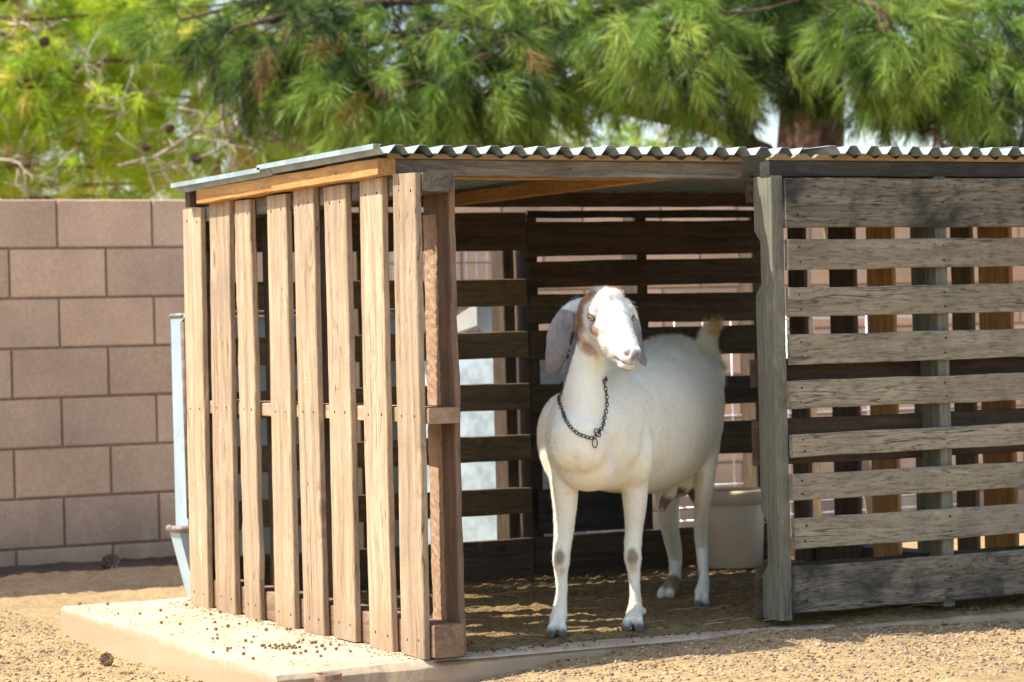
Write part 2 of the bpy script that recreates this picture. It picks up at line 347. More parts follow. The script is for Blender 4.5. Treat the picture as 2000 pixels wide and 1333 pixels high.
def bedding():
    xs = np.arange(.03, 2.7, .0125); ys = np.arange(.0, 1.95, .0125); co = []
    for y in ys:
        for x in xs:
            e = min(1, max(0, (y - .07 - .05 * noise.noise(Vector((x * 3, 1, 1))) + .10 * max(0, min(1, (x - .9) / .4))) / .12)); a = .016 + .012 * noise.noise(Vector((x * 3, y * 3, 4))) + .010 * noise.noise(Vector((x * 30, y * 30, 4))) + .004 * noise.noise(Vector((x * 80, y * 80, 4)))
            ex = min(1, max(0, (x - .03) / .15))
            co.append((x, y, -.008 + (a + .008) * e * (.35 + .65 * ex)))
    nx = len(xs); q = [(j * nx + i, j * nx + i + 1, (j + 1) * nx + i + 1, (j + 1) * nx + i) for j in range(len(ys) - 1) for i in range(nx - 1)]
    o = link('bedding', fast_mesh('bedding', co, q), M_BED); sm(o); tag(o, 'ochre brown trampled bedding covering the floor inside the shed', 'bedding', kind='stuff')
bedding()

def litter():
    xs = np.arange(-4, 1.0, .03); ys = np.arange(3.0, 4.2, .02); co = []
    for y in ys:
        for x in xs:
            e = min(1, max(0, (y - 3.22 - .10 * noise.noise(Vector((x * 2.5, 8, 1))) - .03 * noise.noise(Vector((x * 14, 8, 1)))) / .08))
            co.append((x, y, gz(x, y) - .012 + e * (.022 + .012 * noise.noise(Vector((x * 16, y * 16, 2))) + .02 * max(0, y - 3.9))))
    nx = len(xs); q = [(j * nx + i, j * nx + i + 1, (j + 1) * nx + i + 1, (j + 1) * nx + i) for j in range(len(ys) - 1) for i in range(nx - 1)]
    o = link('shaded_needle_litter', fast_mesh('shaded_needle_litter', co, q), M_LITTER); sm(o); tag(o, 'shade-darkened band of fallen pine needles along the foot of the block wall', 'litter', kind='stuff')
litter()

# block wall
def block_wall():
    mb = MB(); tints = []; X0 = .3443; Z0 = -.1915; Y = 4.2125; g = .0045
    for row in range(-1, 8):
        for i in range(-14, 28):
            x0 = X0 + .4064 * (i + (0 if row % 2 else .5)); z0 = Z0 + .2032 * row; n0 = len(mb.v); t = random.uniform(.84, 1.10)
            if row == 7: t *= 1.0
            j = random.uniform(-.0015, .0015); x1 = x0 + .4064; z1 = z0 + .2032; b = .005
            vs = [(x0 + g, Y + b, z0 + g), (x1 - g, Y + b, z0 + g), (x1 - g, Y + b, z1 - g), (x0 + g, Y + b, z1 - g),
                  (x0 + g + b, Y + j, z0 + g + b), (x1 - g - b, Y + j, z0 + g + b), (x1 - g - b, Y + j, z1 - g - b), (x0 + g + b, Y + j, z1 - g - b)]
            vs += [(p[0], Y + .19, p[2]) for p in vs[:4]]
            mb.add(vs, [(4, 5, 6, 7), (0, 1, 5, 4), (1, 2, 6, 5), (2, 3, 7, 6), (3, 0, 4, 7), (0, 3, 11, 8), (1, 0, 8, 9), (2, 1, 9, 10), (3, 2, 10, 11), (8, 11, 10, 9)])
            hue = random.uniform(-.02, .02); tints += [(t + hue, t, t - hue)] * 12
    n0 = len(mb.v); mb.box(X0 - 5.6, X0 + 11.2, Y + .012, Y + .18, Z0 - .2, Z0 + 1.6256 - .007, 1); tints += [(1, 1, 1)] * 8
    o = mb.build('block_wall', [M_BLOCK, M_MORTAR]); set_col(o.data, np.array(tints))
    tag(o, 'pinkish brown concrete block garden wall running behind the shed', 'wall')
block_wall()

# ================================================================== SHED
shed = empty('goat_shed', (0, 0, 0), 'open fronted goat shed knocked together from wooden pallets with a corrugated metal roof', 'shed')
shed['category'] = 'shed'
# ---- left side wall: a pale pallet, slats upright
def stringer_group(name, mat, parts, parent, label=None):
    """one mesh holding the stringers of a pallet: first one carries, others are its own stringer children"""
    first = None
    for i, (A, B, wd, th, nrm, kw) in enumerate(parts):
        o = board(name if i == 0 else 'stringer', kw.pop('mat', mat), A, B, wd, th, nrm, parent if i == 0 else first, **kw)
        if i == 0: first = o
        if i == 0 and label: o['label'] = label
    return first
ST = .019
side = stringer_group('side_wall', W_RED, [((ST + .045, .0, .045), (ST + .045, 1.78, .045), .085, .085, (1, 0, 0), {}),
    ((ST + .045, -.003, .632), (ST + .045, 1.78, .632), .04, .088, (1, 0, 0), dict(mat=W_PALE)),
    ((ST + .045, -.003, 1.238), (ST + .045, 1.75, 1.238), .05, .088, (1, 0, 0), dict(mat=W_BEAM))], shed, 'pallet wall on the left with pale upright slats')
slats = [(1.609, 1.769), (1.358, 1.527), (1.175, 1.302), (.895, 1.045), (.685, .833), (.46, .611), (.215, .362), (.007, .149)]
for i, (y0, y1) in enumerate(slats):
    c = (y0 + y1) / 2; wv = .0045 if i == 2 else .0010; lean = [-.012, -.02, .0, -.01, .0, -.004, -.004, -.012][i]
    board('slat', W_PALE, (ST / 2, c - lean, random.uniform(-.002, .006)), (ST / 2, c + lean * .4, 1.262 + random.uniform(-.004, .004)), y1 - y0, ST, (-1, 0, 0), side, wav=wv,
          nails=[(t, s + random.uniform(-.05, .05)) for t in (.035, .5, .965) for s in (-.28, .25)], endj=.004, warp=random.uniform(-.002, .003))
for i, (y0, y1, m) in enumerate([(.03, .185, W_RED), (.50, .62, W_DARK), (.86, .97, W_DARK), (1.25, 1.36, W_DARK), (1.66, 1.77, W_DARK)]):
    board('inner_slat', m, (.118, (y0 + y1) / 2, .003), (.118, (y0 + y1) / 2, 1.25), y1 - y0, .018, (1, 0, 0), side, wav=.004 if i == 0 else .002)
# ---- back wall, two pallets of dark boards lying flat
YB = 1.70
def back_pallet(x0, x1, rows, strs, mat, label):
    first = None
    for sx in strs:
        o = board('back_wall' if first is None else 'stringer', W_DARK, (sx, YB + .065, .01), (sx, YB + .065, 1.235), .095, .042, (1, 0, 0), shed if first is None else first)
        if first is None: first = o; o['label'] = label
    for (z1, z0, m) in rows:
        a = random.uniform(-.004, .004)
        board('board', m or mat, (x0, YB, (z0 + z1) / 2 + a), (x1, YB, (z0 + z1) / 2 - a), z1 - z0, .018, (0, -1, 0), first, wav=.0009,
              nails=[((s - x0) / (x1 - x0), q) for s in strs for q in (-.25, .25)])
    return first
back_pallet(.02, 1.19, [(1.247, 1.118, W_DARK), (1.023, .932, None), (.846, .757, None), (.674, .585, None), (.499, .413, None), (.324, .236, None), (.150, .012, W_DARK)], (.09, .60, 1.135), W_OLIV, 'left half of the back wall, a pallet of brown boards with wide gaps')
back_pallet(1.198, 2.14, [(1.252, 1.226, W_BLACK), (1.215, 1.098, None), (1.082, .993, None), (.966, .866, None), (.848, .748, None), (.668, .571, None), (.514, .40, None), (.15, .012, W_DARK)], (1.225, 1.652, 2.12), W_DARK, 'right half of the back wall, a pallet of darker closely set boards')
bb = board('patch_board', W_BLACK, (1.215, YB - .004, .235), (1.62, YB - .004, .235), .15, .014, (0, -1, 0), shed, label='dark grey sheet board low on the back wall')
# ---- right front wall: weathered pallet, boards flat
def notches(): return [(.10, .24, .03), (.735, .875, .03)]
fr = None
for sx, m in ((1.122, W_POST), (1.68, W_POST), (2.30, W_POST)):
    o = board('front_wall' if fr is None else 'stringer', m, (sx, .075, .022), (sx, .075, 1.262), .092, .040, (-1, 0, 0), shed if fr is None else fr, notch=[(a, b_, d) for a, b_, d in notches()], wav=.001)
    if fr is None: fr = o; o['label'] = 'weathered grey pallet wall on the right of the opening'
rows = [(1.255, 1.116, W_MOLD), (1.083, .999, None), (.949, .867, None), (.817, .734, None), (.688, .610, None), (.539, .475, None), (.428, .354, None), (.304, .218, None), (.171, .040, W_MOLD)]
for i, (z1, z0, m) in enumerate(rows):
    a = 0
    board('board', m or W_GREY, (1.142 + random.uniform(-.004, .004), .020, (z0 + z1) / 2 + a), (2.36, .020, (z0 + z1) / 2 + (.004 if i in (5,) else 0)), z1 - z0, .018, (0, -1, 0), fr, wav=.0009,
          nails=[(.03, -.25), (.03, .25), (.435, -.25), (.435, .25)] + ([(.03, 0), (.435, 0)] if z1 - z0 > .12 else []))
for (z0, z1) in ((1.19, 1.25), (.67, .75), (.45, .58), (.02, .17)):
    board('rear_board', W_DARK, (1.088, .130, (z0 + z1) / 2), (2.34, .130, (z0 + z1) / 2), z1 - z0, .016, (0, -1, 0), fr)
# ---- right side wall: pallet with upright slats, seen from inside
rw = None
for z in (.045, .63, 1.225):
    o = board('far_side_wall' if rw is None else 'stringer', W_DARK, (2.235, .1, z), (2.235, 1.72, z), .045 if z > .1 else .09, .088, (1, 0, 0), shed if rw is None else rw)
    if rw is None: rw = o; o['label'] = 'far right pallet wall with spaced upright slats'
for (y1, y0, m) in ((1.60, 1.50, W_DARK), (1.345, 1.198, W_DARK), (1.12, .975, W_ORNG), (.869, .735, W_POST), (.653, .552, W_OLIV), (.512, .357, W_ORNG), (.26, .13, W_ORNG)):  # orange slats have warm sunlight put into their colour
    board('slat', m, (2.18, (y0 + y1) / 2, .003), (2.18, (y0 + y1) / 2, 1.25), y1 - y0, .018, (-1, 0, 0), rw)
# ---- roof timbers
board('side_beam', W_ORNG, (-.006, .165, 1.288), (-.006, 1.545, 1.288), .046, .052, (-1, 0, 0), shed, nails=[(.2, 0), (.6, .1)], label='orange brown beam along the top of the left wall')
board('front_beam', W_BEAM, (-.004, .192, 1.288), (1.10, .192, 1.284), .046, .04, (0, -1, 0), shed, nails=[(.02, .1), (.5, 0)], label='grey beam over the open front')
board('front_beam', W_BLACK, (1.10, .055, 1.281), (2.5, .055, 1.284), .044, .05, (0, -1, 0), shed, nails=[(.10, 0), (.3, .2), (.5, .1)], label='blackened beam above the grey pallet wall')
board('rear_beam', W_DARK, (-.02, 1.66, 1.286), (2.5, 1.66, 1.286), .048, .04, (0, -1, 0), shed)
board('rafter', W_ORNG, (.89, .215, 1.283), (.89, 1.635, 1.283), .041, .038, (-1, 0, 0), shed, label='orange rafter under the roof')
board('purlin', W_ORNG, (.14, .238, 1.276), (.868, .238, 1.279), .034, .03, (0, -1, 0), shed)
# ---- corrugated sheets + scalloped filler strips
PIT = .0705; AMP = .0110
def corr(x):
    t = (x / PIT) % 1.0      # raised flat ridge, sloped sides
    return AMP * (1 if t < .30 else (1 - 2 * (t - .30) / .22 if t < .52 else (-1 if t < .74 else -1 + 2 * (t - .74) / .26)))
def sheet(x0, x1, y0, y1, z, name, label, tilt=0.):
    KN = (0, .30, .52, .74); xs = sorted({x0, x1} | {(k + t) * PIT for k in range(-3, 60) for t in KN if x0 < (k + t) * PIT < x1}); ys = np.linspace(y0, y1, 14); v = []; f = []
    for th in (0, .0018):
        for y in ys:
            for x in xs: v.append((x, y, z + corr(x) + th + tilt * (y - y0) + .0012 * noise.noise(Vector((x * 3, y * 3, z)))))
    nx = len(xs); ny = len(ys); o1 = nx * ny
    for j in range(ny - 1):
        for i in range(nx - 1):
            a = j * nx + i; f += [(a, a + nx, a + nx + 1, a + 1), (a + o1, a + 1 + o1, a + nx + 1 + o1, a + nx + o1)]
    for i in range(nx - 1):
        f.append((i, i + 1, i + 1 + o1, i + o1)); a = (ny - 1) * nx + i; f.append((a + 1, a, a + o1, a + 1 + o1))
    for j in range(ny - 1):
        a = j * nx; f.append((a + nx, a, a + o1, a + nx + o1)); a += nx - 1; f.append((a, a + nx, a + nx + o1, a + o1))
    me = mesh(name, v, f); o = link(name, me, M_GALV, shed); o['label'] = label; return o
ZR = 1.327
sheet(-.055, .66, .12, .98, ZR + .004, 'roof_sheet', 'corrugated roof sheet over the left front corner', -.004)
sheet(.632, 1.30, .115, .98, ZR + .0075, 'roof_sheet', 'corrugated roof sheet over the middle of the front')
sheet(1.27, 1.93, -.02, .98, ZR + .004, 'roof_sheet', 'corrugated roof sheet over the right part of the front')
sheet(1.905, 2.60, -.02, .98, ZR + .0075, 'roof_sheet', 'corrugated roof sheet at the far right front')
sheet(-.062, 1.30, .90, 1.69, ZR - .003, 'roof_sheet', 'corrugated roof sheet over the back left', -.006)
sheet(1.27, 2.60, .90, 1.76, ZR - .003, 'roof_sheet', 'corrugated roof sheet over the back right', -.006)
mb = MB()     # folded down left edge
for (y0, y1, z) in ((.12, .95, ZR + .006), (.93, 1.69, ZR - .002)):
    mb.box(-.0635, -.0615, y0, y1, z - .002, z + .012); mb.box(-.0615, -.04, y0, y1, z + .0085, z + .012)
o = mb.build('roof_edge', M_GALV, shed); o['label'] = 'folded metal edge along the left side of the roof'
def filler(y, x0, x1, zb, zt, th=.02):
    xs = np.arange(x0, x1, PIT / 12); v = []; f = []
    for x in xs:
        top = zt + min(.002, AMP * math.cos(2 * math.pi * ((x / PIT) % 1 - .15)) * .9) - .006
        v += [(x, y, zb), (x, y, top), (x, y + th, top), (x, y + th, zb)]
    for i in range(len(xs) - 1):
        for k in range(4): f.append((4 * i + k, 4 * i + 4 + k, 4 * i + 4 + (k + 1) % 4, 4 * i + (k + 1) % 4))
    f += [(0, 1, 2, 3), tuple(4 * (len(xs) - 1) + k for k in (3, 2, 1, 0))]
    o = link('filler_strip', mesh('filler_strip', v, f), W_FILL, shed); o['label'] = 'scalloped wooden strip under the roof edge'
filler(.158, .0, 1.10, 1.3095, ZR); filler(.028, 1.10, 2.5, 1.3055, ZR); filler(1.632, 0, 2.5, 1.3105, ZR - .004)
# rough crust on the near inner slat, sunlight put into its colour
mb = MB(); random.seed(3)
for (z0, z1) in ((.02, .61), (.655, 1.16)):
    n = int((z1 - z0) / .012); v = []; f = []
    for i in range(n + 1):
        z = z0 + (z1 - z0) * i / n
        a = .108 + .006 * noise.noise(Vector((z * 14, 0, 0))) + .003 * noise.noise(Vector((z * 70, 0, 0))); b_ = .192 + .007 * noise.noise(Vector((z * 10, 4, 0))) + .004 * noise.noise(Vector((z * 60, 4, 0)))
        for k in range(7):
            y = a + (b_ - a) * k / 6; v.append((.1088 - (.006 if 0 < k < 6 else 0) - .003 * noise.noise(Vector((y * 90, z * 90, 0))), y, z))
        v.append((.1275, b_, z)); v.append((.1275, a, z))
    for i in range(n):
        for k in range(8): f.append((i * 9 + k, (i + 1) * 9 + k, (i + 1) * 9 + k + 1, i * 9 + k + 1))
    mb.add(v, f)
o = mb.build('sunlit_crust', M_CRUST, side); o['label'] = 'rough orange crust with sunlight in its colour down the inner slat at the front corner'

# ================================================================== THINGS BEHIND AND INSIDE
# galvanised hay feeder
fd = empty('hay_feeder', (.3, 2.05, -.088), 'tall pale blue galvanised hay feeder with rusty trough behind the left corner of the shed', 'feeder')
mb = MB(); zb = -.085
mb.box(.078, .084, 2.00, 2.12, zb + .30, .925); mb.box(.084, .85, 2.00, 2.006, zb + .05, .915); mb.box(.84, .846, 2.006, 2.12, zb + .30, .915); mb.box(.084, .846, 2.114, 2.12, zb + .30, .915)
mb.build('hopper', M_ZINC, fd)
mb = MB(); mb.tube([(.080, 1.995, .26), (.074, 1.995, .90), (.082, 1.995, .925), (.11, 1.995, .93), (.85, 1.995, .925)], .008, 8); mb.tube([(.08, 2.0, .925), (.08, 2.12, .925)], .008)
mb.build('hopper_rim', M_RIM, fd, True)
v = [(.03, 1.95, .225), (.30, 1.95, .225), (.30, 1.95, -.08), (.105, 1.95, -.08), (.03, 2.04, .225), (.30, 2.04, .225), (.30, 2.04, -.08), (.105, 2.04, -.08)]
mb = MB(); mb.add(v, [(0, 1, 2, 3), (0, 3, 7, 4), (3, 2, 6, 7), (5, 4, 7, 6)]); o = mb.build('trough', M_ZINC, fd)
md = o.modifiers.new('s', 'SOLIDIFY'); md.thickness = .004
mb = MB(); mb.tube([(.30, 1.945, .228), (.034, 1.945, .228), (.026, 1.955, .228), (.026, 2.045, .228)], .011, 8); mb.build('trough_rim', M_RIM, fd, True)
# galvanised bin with a cream plastic hood
bn = empty('metal_bin', (1.33, 2.2, -.088), 'bright galvanised metal bin standing behind the back wall, seen through the wide gaps', 'bin')
mb = MB(); v = [(1.16, 1.93, .79), (1.30, 2.42, .80), (1.28, 2.42, -.08), (1.20, 1.93, -.08), (1.55, 1.93, .79), (1.62, 2.42, .8), (1.6, 2.42, -.08), (1.55, 1.93, -.08)]
v = [(1.02, 2.45, .74), (1.26, 1.95, .80), (1.26, 1.95, -.08), (1.06, 2.45, -.08), (1.42, 2.6, .74), (1.6, 2.05, .80), (1.6, 2.05, -.08), (1.42, 2.6, -.08)]
mb.add(v, [(0, 1, 2, 3), (1, 5, 6, 2), (5, 4, 7, 6), (4, 0, 3, 7), (0, 4, 5, 1), (3, 2, 6, 7)]); o = mb.build('bin_body', M_GALVP, bn)
md = o.modifiers.new('b', 'BEVEL'); md.width = .012; md.segments = 2
o = MB().box(0, .44, -.005, .005, -.008, .008).build('handle', M_RIM, bn, M=None); bpy.data.objects.remove(o)
ch = empty('plastic_hood', (1.15, 2.2, .8), 'cream plastic hood with a slanted top resting on the metal bin', 'hood')
mb = MB(); v = [(1.02, 2.30, .79), (1.20, 2.10, .95), (1.34, 2.10, .955), (1.34, 2.10, .815), (1.24, 2.10, .815), (1.20, 2.10, .87), (1.10, 2.24, .79)]
v2 = [(a + .16, b_ + .30, c) for a, b_, c in v]; n = len(v)
mb.add(v + v2, [tuple(range(n))[::-1], tuple(range(n, 2 * n))] + [(i, (i + 1) % n, (i + 1) % n + n, i + n) for i in range(n)]); mb.build('hood_shell', M_WHPL, ch)
# cream bucket in the back right corner
bk = empty('plastic_tub', (1.90, 1.55, .012), 'cream tub with a thick rim behind the goat at the right corner of the shed', 'tub')
mb = MB(); c = (1.895, 1.565, 0.012)
mb.lathe([(.0, .004), (.098, .004), (.104, .012), (.110, .15), (.116, .262), (.113, .264), (.107, .15), (.099, .02), (0, .018)], c, 40); mb.build('tub_body', M_CREAM, bk, True)
mb = MB(); mb.lathe([(.1165, .222), (.1215, .224), (.123, .262), (.1215, .272), (.1165, .272), (.1145, .265), (.1165, .222)], c, 40); mb.build('tub_rim', M_CREAM, bk, True)
# wire panels
def grid_panel(name, mat, label, x0, x1, y, z0, z1, nx, zs, r):
    mb = MB()
    for i in range(nx + 1): x = x0 + (x1 - x0) * i / nx; mb.tube([(x, y, z0), (x, y, z1)], r, 6)
    for z in zs: mb.tube([(x0, y - r * 1.6, z), (x1, y - r * 1.6, z)], r * 1.25, 6)
    o = mb.build(name, mat, None, True); tag(o, label, 'wire panel'); return o
grid_panel('wire_panel', M_WIRE, 'shiny galvanised livestock panel standing just behind the right half of the back wall', 2.06, 3.4, 2.2, -.08, .878, 11, (.130, .178, .224, .257, .511, .866), .0030)
grid_panel('wire_panel', M_BWIRE, 'dark welded wire mesh panel leaning against the block wall behind the shed', 1.55, 2.35, 4.12, -.05, 1.25, 16, [.05 + i * .1 for i in range(13)], .0026)
# sunlit planks leaning outside the far side wall
for (x, y, dx, lab, w_, m) in ((2.52, 1.98, .02, 'pale sunlit plank standing upright outside the far right corner of the shed', .045, W_PALE), (2.62, 1.72, .18, 'pale plank leaning diagonally outside the far side wall', .04, W_PALE)):
    o = board('leaning_plank', m, (x, y, -.08), (x - dx, y + .02, 1.2), w_, .02, (-.5, -.86, 0), None); tag(o, lab, 'plank')
# pipe stub in front of the slab
mb = MB(); c = P(596, 1338, 6.92); c.z = -.10
mb.lathe([(.033, 0), (.034, .085), (.0355, .098), (.034, .101), (.0275, .1), (.026, .09), (.026, 0.03), (0, .03)], (-.31, -.075, -.10), 32); o = mb.build('pipe_stub', M_PIPE, None, True); tag(o, 'short rusty pipe stub sticking up at the front corner of the slab', 'pipe')

# ================================================================== DROPPINGS, PEBBLES, CONES
def blob(r=1., sq=.8, sub=2, seed=0, amp=.12):
    bm = bmesh.new(); bmesh.ops.create_icosphere(bm, subdivisions=sub, radius=1)
    for v in bm.verts:
        k = 1 + amp * noise.noise(v.co * 1.5 + Vector((seed, 0, 0))); v.co = Vector((v.co.x * k, v.co.y * k * .9, v.co.z * k * sq)) * r
    me = bpy.data.meshes.new('dropping'); bm.to_mesh(me); bm.free(); me.polygons.foreach_set('use_smooth', [True] * len(me.polygons)); return me
dm = [blob(.0062, .85, 2, s) for s in range(5)]
for m_ in dm: m_.materials.append(M_DROP)
def drop_at(x, y, z, lab):
    o = bpy.data.objects.new('goat_dropping', random.choice(dm)); COL.objects.link(o); s = random.uniform(.62, 1.05)
    o.location = (x, y, z + .0048 * s); o.scale = (s, s, s); o.rotation_euler = (0, 0, random.uniform(0, 6))
    tag(o, lab, 'dropping', 'droppings ' + lab.split(' dropping ')[1])
def un_z(px, py, z):
    d = CF + CR * ((px - 1000) / FP) + CU * ((666.5 - py) / FP); t = (z - CP.z) / d.z; return CP + d * t
random.seed(11)
spots = [(1463 / 2.857, 755), (1480 / 2.857, 762)]
cl = [(1463, 755), (1480, 765), (1475, 750), (1505, 757), (1520, 765), (1535, 750), (1540, 768), (1555, 757), (1560, 772), (1575, 750), (1580, 768), (1590, 757), (1600, 768), (1610, 745), (1615, 757), (1630, 765), (1640, 757), (1650, 765), (1660, 735), (1672, 762), (1690, 722), (1640, 797), (1677, 793), (1705, 785), (1740, 738), (1760, 735), (1765, 760), (1770, 787), (1790, 812), (1797, 755), (1813, 772), (1843, 745), (1875, 772), (1893, 747), (1955, 785), (1670, 728), (1680, 797),
      (1412, 825), (1359, 800), (1359, 764), (1370, 727), (1404, 733), (1415, 702), (1270, 770), (1287, 766), (1268, 780), (1190, 790), (1212, 692), (1187, 713), (1212, 713), (1205, 662), (1200, 622), (1334, 630), (1380, 622), (1228, 567), (1175, 578), (1040, 527), (900, 625), (1005, 633), (896, 555), (658, 574), (445, 520), (600, 522), (1155, 660), (1075, 470), (1485, 665), (1600, 662), (1620, 662), (1272, 645), (1430, 610), (780, 575), (930, 595)]
for X, Y in cl:
    p = un_z(X / 2.857, 1000 + Y / 2.857, 0); drop_at(p.x, p.y, 0.0, 'small round brown dropping on the pale sunlit concrete')
for k in range(60):
    x = random.uniform(.14, 2.2); y = random.uniform(-.35, .08) if k % 2 else random.uniform(.03, .12); z = 0.002 if y > .01 else gz(x, y)
    drop_at(x, y, z, 'small round brown dropping in front of the shed opening')

def scatter(name, pts, sizes, cols, mat, label, cat, sub=1):
    bm = bmesh.new(); bmesh.ops.create_icosphere(bm, subdivisions=sub, radius=1); bv = np.array([v.co[:] for v in bm.verts]); bf = np.array([[v.index for v in f.verts] for f in bm.faces]); bm.free()
    n = len(pts); sc = np.asarray(sizes)[:, None] * RNG.uniform(.65, 1.2, (n, 3)); sc[:, 2] *= .75; th = RNG.uniform(0, 6.28, n); jit = 1 + .18 * RNG.standard_normal((n, len(bv), 1))
    V = bv[None] * jit * sc[:, None]; c, s = np.cos(th)[:, None], np.sin(th)[:, None]
    X = V[..., 0] * c - V[..., 1] * s; Y = V[..., 0] * s + V[..., 1] * c; V = np.stack([X, Y, V[..., 2]], -1) + np.asarray(pts)[:, None]
    F = (bf[None] + (np.arange(n) * len(bv))[:, None, None]).reshape(-1, 3); me = fast_mesh(name, V.reshape(-1, 3), F); set_col(me, np.repeat(cols, len(bv), 0))
    o = link(name, me, mat); sm(o); tag(o, label, cat, kind='stuff'); return o
# gravel on the ground
pts = []; sz = []; co = []
for _ in range(26000):
    if random.random() < .5: x = random.uniform(-1.1, 2.6); y = random.uniform(-1.0, -.005)
    else: x = random.uniform(-1.6, -.3); y = random.uniform(-.6, 3.6)
    s = random.choice((.0018, .0025, .003, .004, .0055)) * random.uniform(.7, 1.2); pts.append((x, y, gz(x, y) + s * .25)); sz.append(s)
    g = random.uniform(.55, 1.25); co.append(random.choice([(.42 * g, .29 * g, .18 * g), (.34 * g, .24 * g, .16 * g), (.40 * g, .32 * g, .24 * g), (.20 * g, .135 * g, .075 * g)]))
scatter('gravel', pts, sz, np.array(co), M_PEB, 'loose gravel and droppings strewn over the bare ground', 'gravel')
pts = []; sz = []; co = []
for _ in range(9500):
    x = random.uniform(.1, 2.6); y = random.uniform(.06, 1.65)
    s = random.uniform(.003, .0062); pts.append((x, y, .012 + .008 * noise.noise(Vector((x * 3, y * 3, 4))) + .006 * noise.noise(Vector((x * 30, y * 30, 4))) - (.012 if y < .15 else 0) + .002)); sz.append(s)
    g = random.uniform(.35, 1.2); co.append((.22 * g, .145 * g, .07 * g))
scatter('trampled_droppings', pts, sz, np.array(co), M_PEB, 'brown droppings scattered through the bedding inside the shed', 'droppings')
pts = []; sz = []; co = []
for _ in range(1500):
    x = random.uniform(-.36, .12) if random.random() < .8 else random.uniform(.1, 2.3); y = random.uniform(.03, 1.9) if x < .12 else random.uniform(.005, .1)
    if x < .1 and random.random() < .45: x = -abs(random.gauss(0, .03))
    s = random.choice((.0012, .0016, .002, .0032)); g = random.uniform(.6, 1.2); pts.append((x, y, s * .3)); sz.append(s); co.append((.34 * g, .24 * g, .14 * g))
scatter('slab_crumbs', pts, sz, np.array(co), M_PEB, 'fine crumbs of dirt scattered on the concrete slab', 'dirt')
pts = []; sz = []; co = []
for _ in range(520):
    if random.random() < .75: x = random.uniform(-1.5, -.42); y = random.uniform(-.4, 3.2)
    else: x = random.uniform(-.4, 2.5); y = random.uniform(-.9, -.08)
    s = random.choice((.005, .006, .008, .012)) * random.uniform(.7, 1.1); g = random.uniform(.6, 1.15); pts.append((x, y, gz(x, y) + s * .15)); sz.append(s); co.append((.38 * g, .26 * g, .15 * g))
scatter('soil_clods', pts, sz, np.array(co), M_PEB, 'small clods of dry soil lying loose on the bare ground', 'clods', 2)
# dry straw
mb = MB()
for _ in range(260):
    if random.random() < .7: x, y = random.uniform(.12, 2.3), random.uniform(-.4, 1.4)
    else: x, y = random.uniform(-1.2, 2.2), random.uniform(-.7, -.05)
    z = (.022 if y > .05 else gz(x, y) + .003); a = random.uniform(-.6, .6); L = random.uniform(.03, .13); d = Vector((math.cos(a), math.sin(a), 0)) * L
    mb.tube([(x, y, z), (x + d.x * .5, y + d.y * .5, z + random.uniform(.0, .008)), (x + d.x, y + d.y, z + .001)], .0009, 4)
o = mb.build('straw', simple('straw', (.50, .36, .18), .9)); tag(o, 'scattered thin stalks of dry straw on the shed floor and ground', 'straw', kind='stuff')

def cone_mesh(r=.035, h=.07):
    mb = MB(); n = 7
    for i in range(n):
        z = h * i / n; rr = r * math.sin(math.pi * (.22 + .66 * i / n)); m = 7
        for k in range(m):
            a = 2 * math.pi * (k + (i % 2) * .5) / m; d = Vector((math.cos(a), math.sin(a), 0)); t = Vector((-d.y, d.x, 0)); c = d * rr * .35 + Vector((0, 0, z)); e = d * rr * 1.15 + Vector((0, 0, z + .016 - .002 * i)); w_ = rr * .24 + .002
            mb.add([c - t * .003, c + t * .003, e + t * w_, e + d * .004 + Vector((0, 0, .002)), e - t * w_, c - t * .003 + Vector((0, 0, .006)), c + t * .003 + Vector((0, 0, .006)), e + t * w_ + Vector((0, 0, .005)), e + d * .004 + Vector((0, 0, .007)), e - t * w_ + Vector((0, 0, .005))],
                   [(0, 1, 2, 3, 4), (9, 8, 7, 6, 5), (0, 4, 9, 5), (4, 3, 8, 9), (3, 2, 7, 8), (2, 1, 6, 7)])
    mb.tube([(0, 0, 0), (0, 0, h * .9)], [r * .35, r * .15], 6); me = mesh('pine_cone', mb.v, mb.f); me.materials.append(M_CONE); return me
CONE = cone_mesh(); CONE2 = CONE.copy(); CONE2.materials.clear(); CONE2.materials.append(simple('sunlit_cone', (.34, .23, .13), .85, 0, .5, 60, .6))  # second cone is lighter, direct sun put into its colour
for (x, y, s, lab) in ((.43, 3.93, 1.0, 'dark pine cone on the needle litter at the foot of the block wall'), (-.49, 1.16, .48, 'pine cone with sunlight in its pale colour on soil beside the slab')):
    o = link('pine_cone', CONE if s == 1 else CONE2, None, None, Matrix.Translation((x, y, gz(x, y) + .014)) @ Matrix.Rotation(1.2, 4, 'X') @ Matrix.Scale(s, 4)); tag(o, lab, 'pine cone')
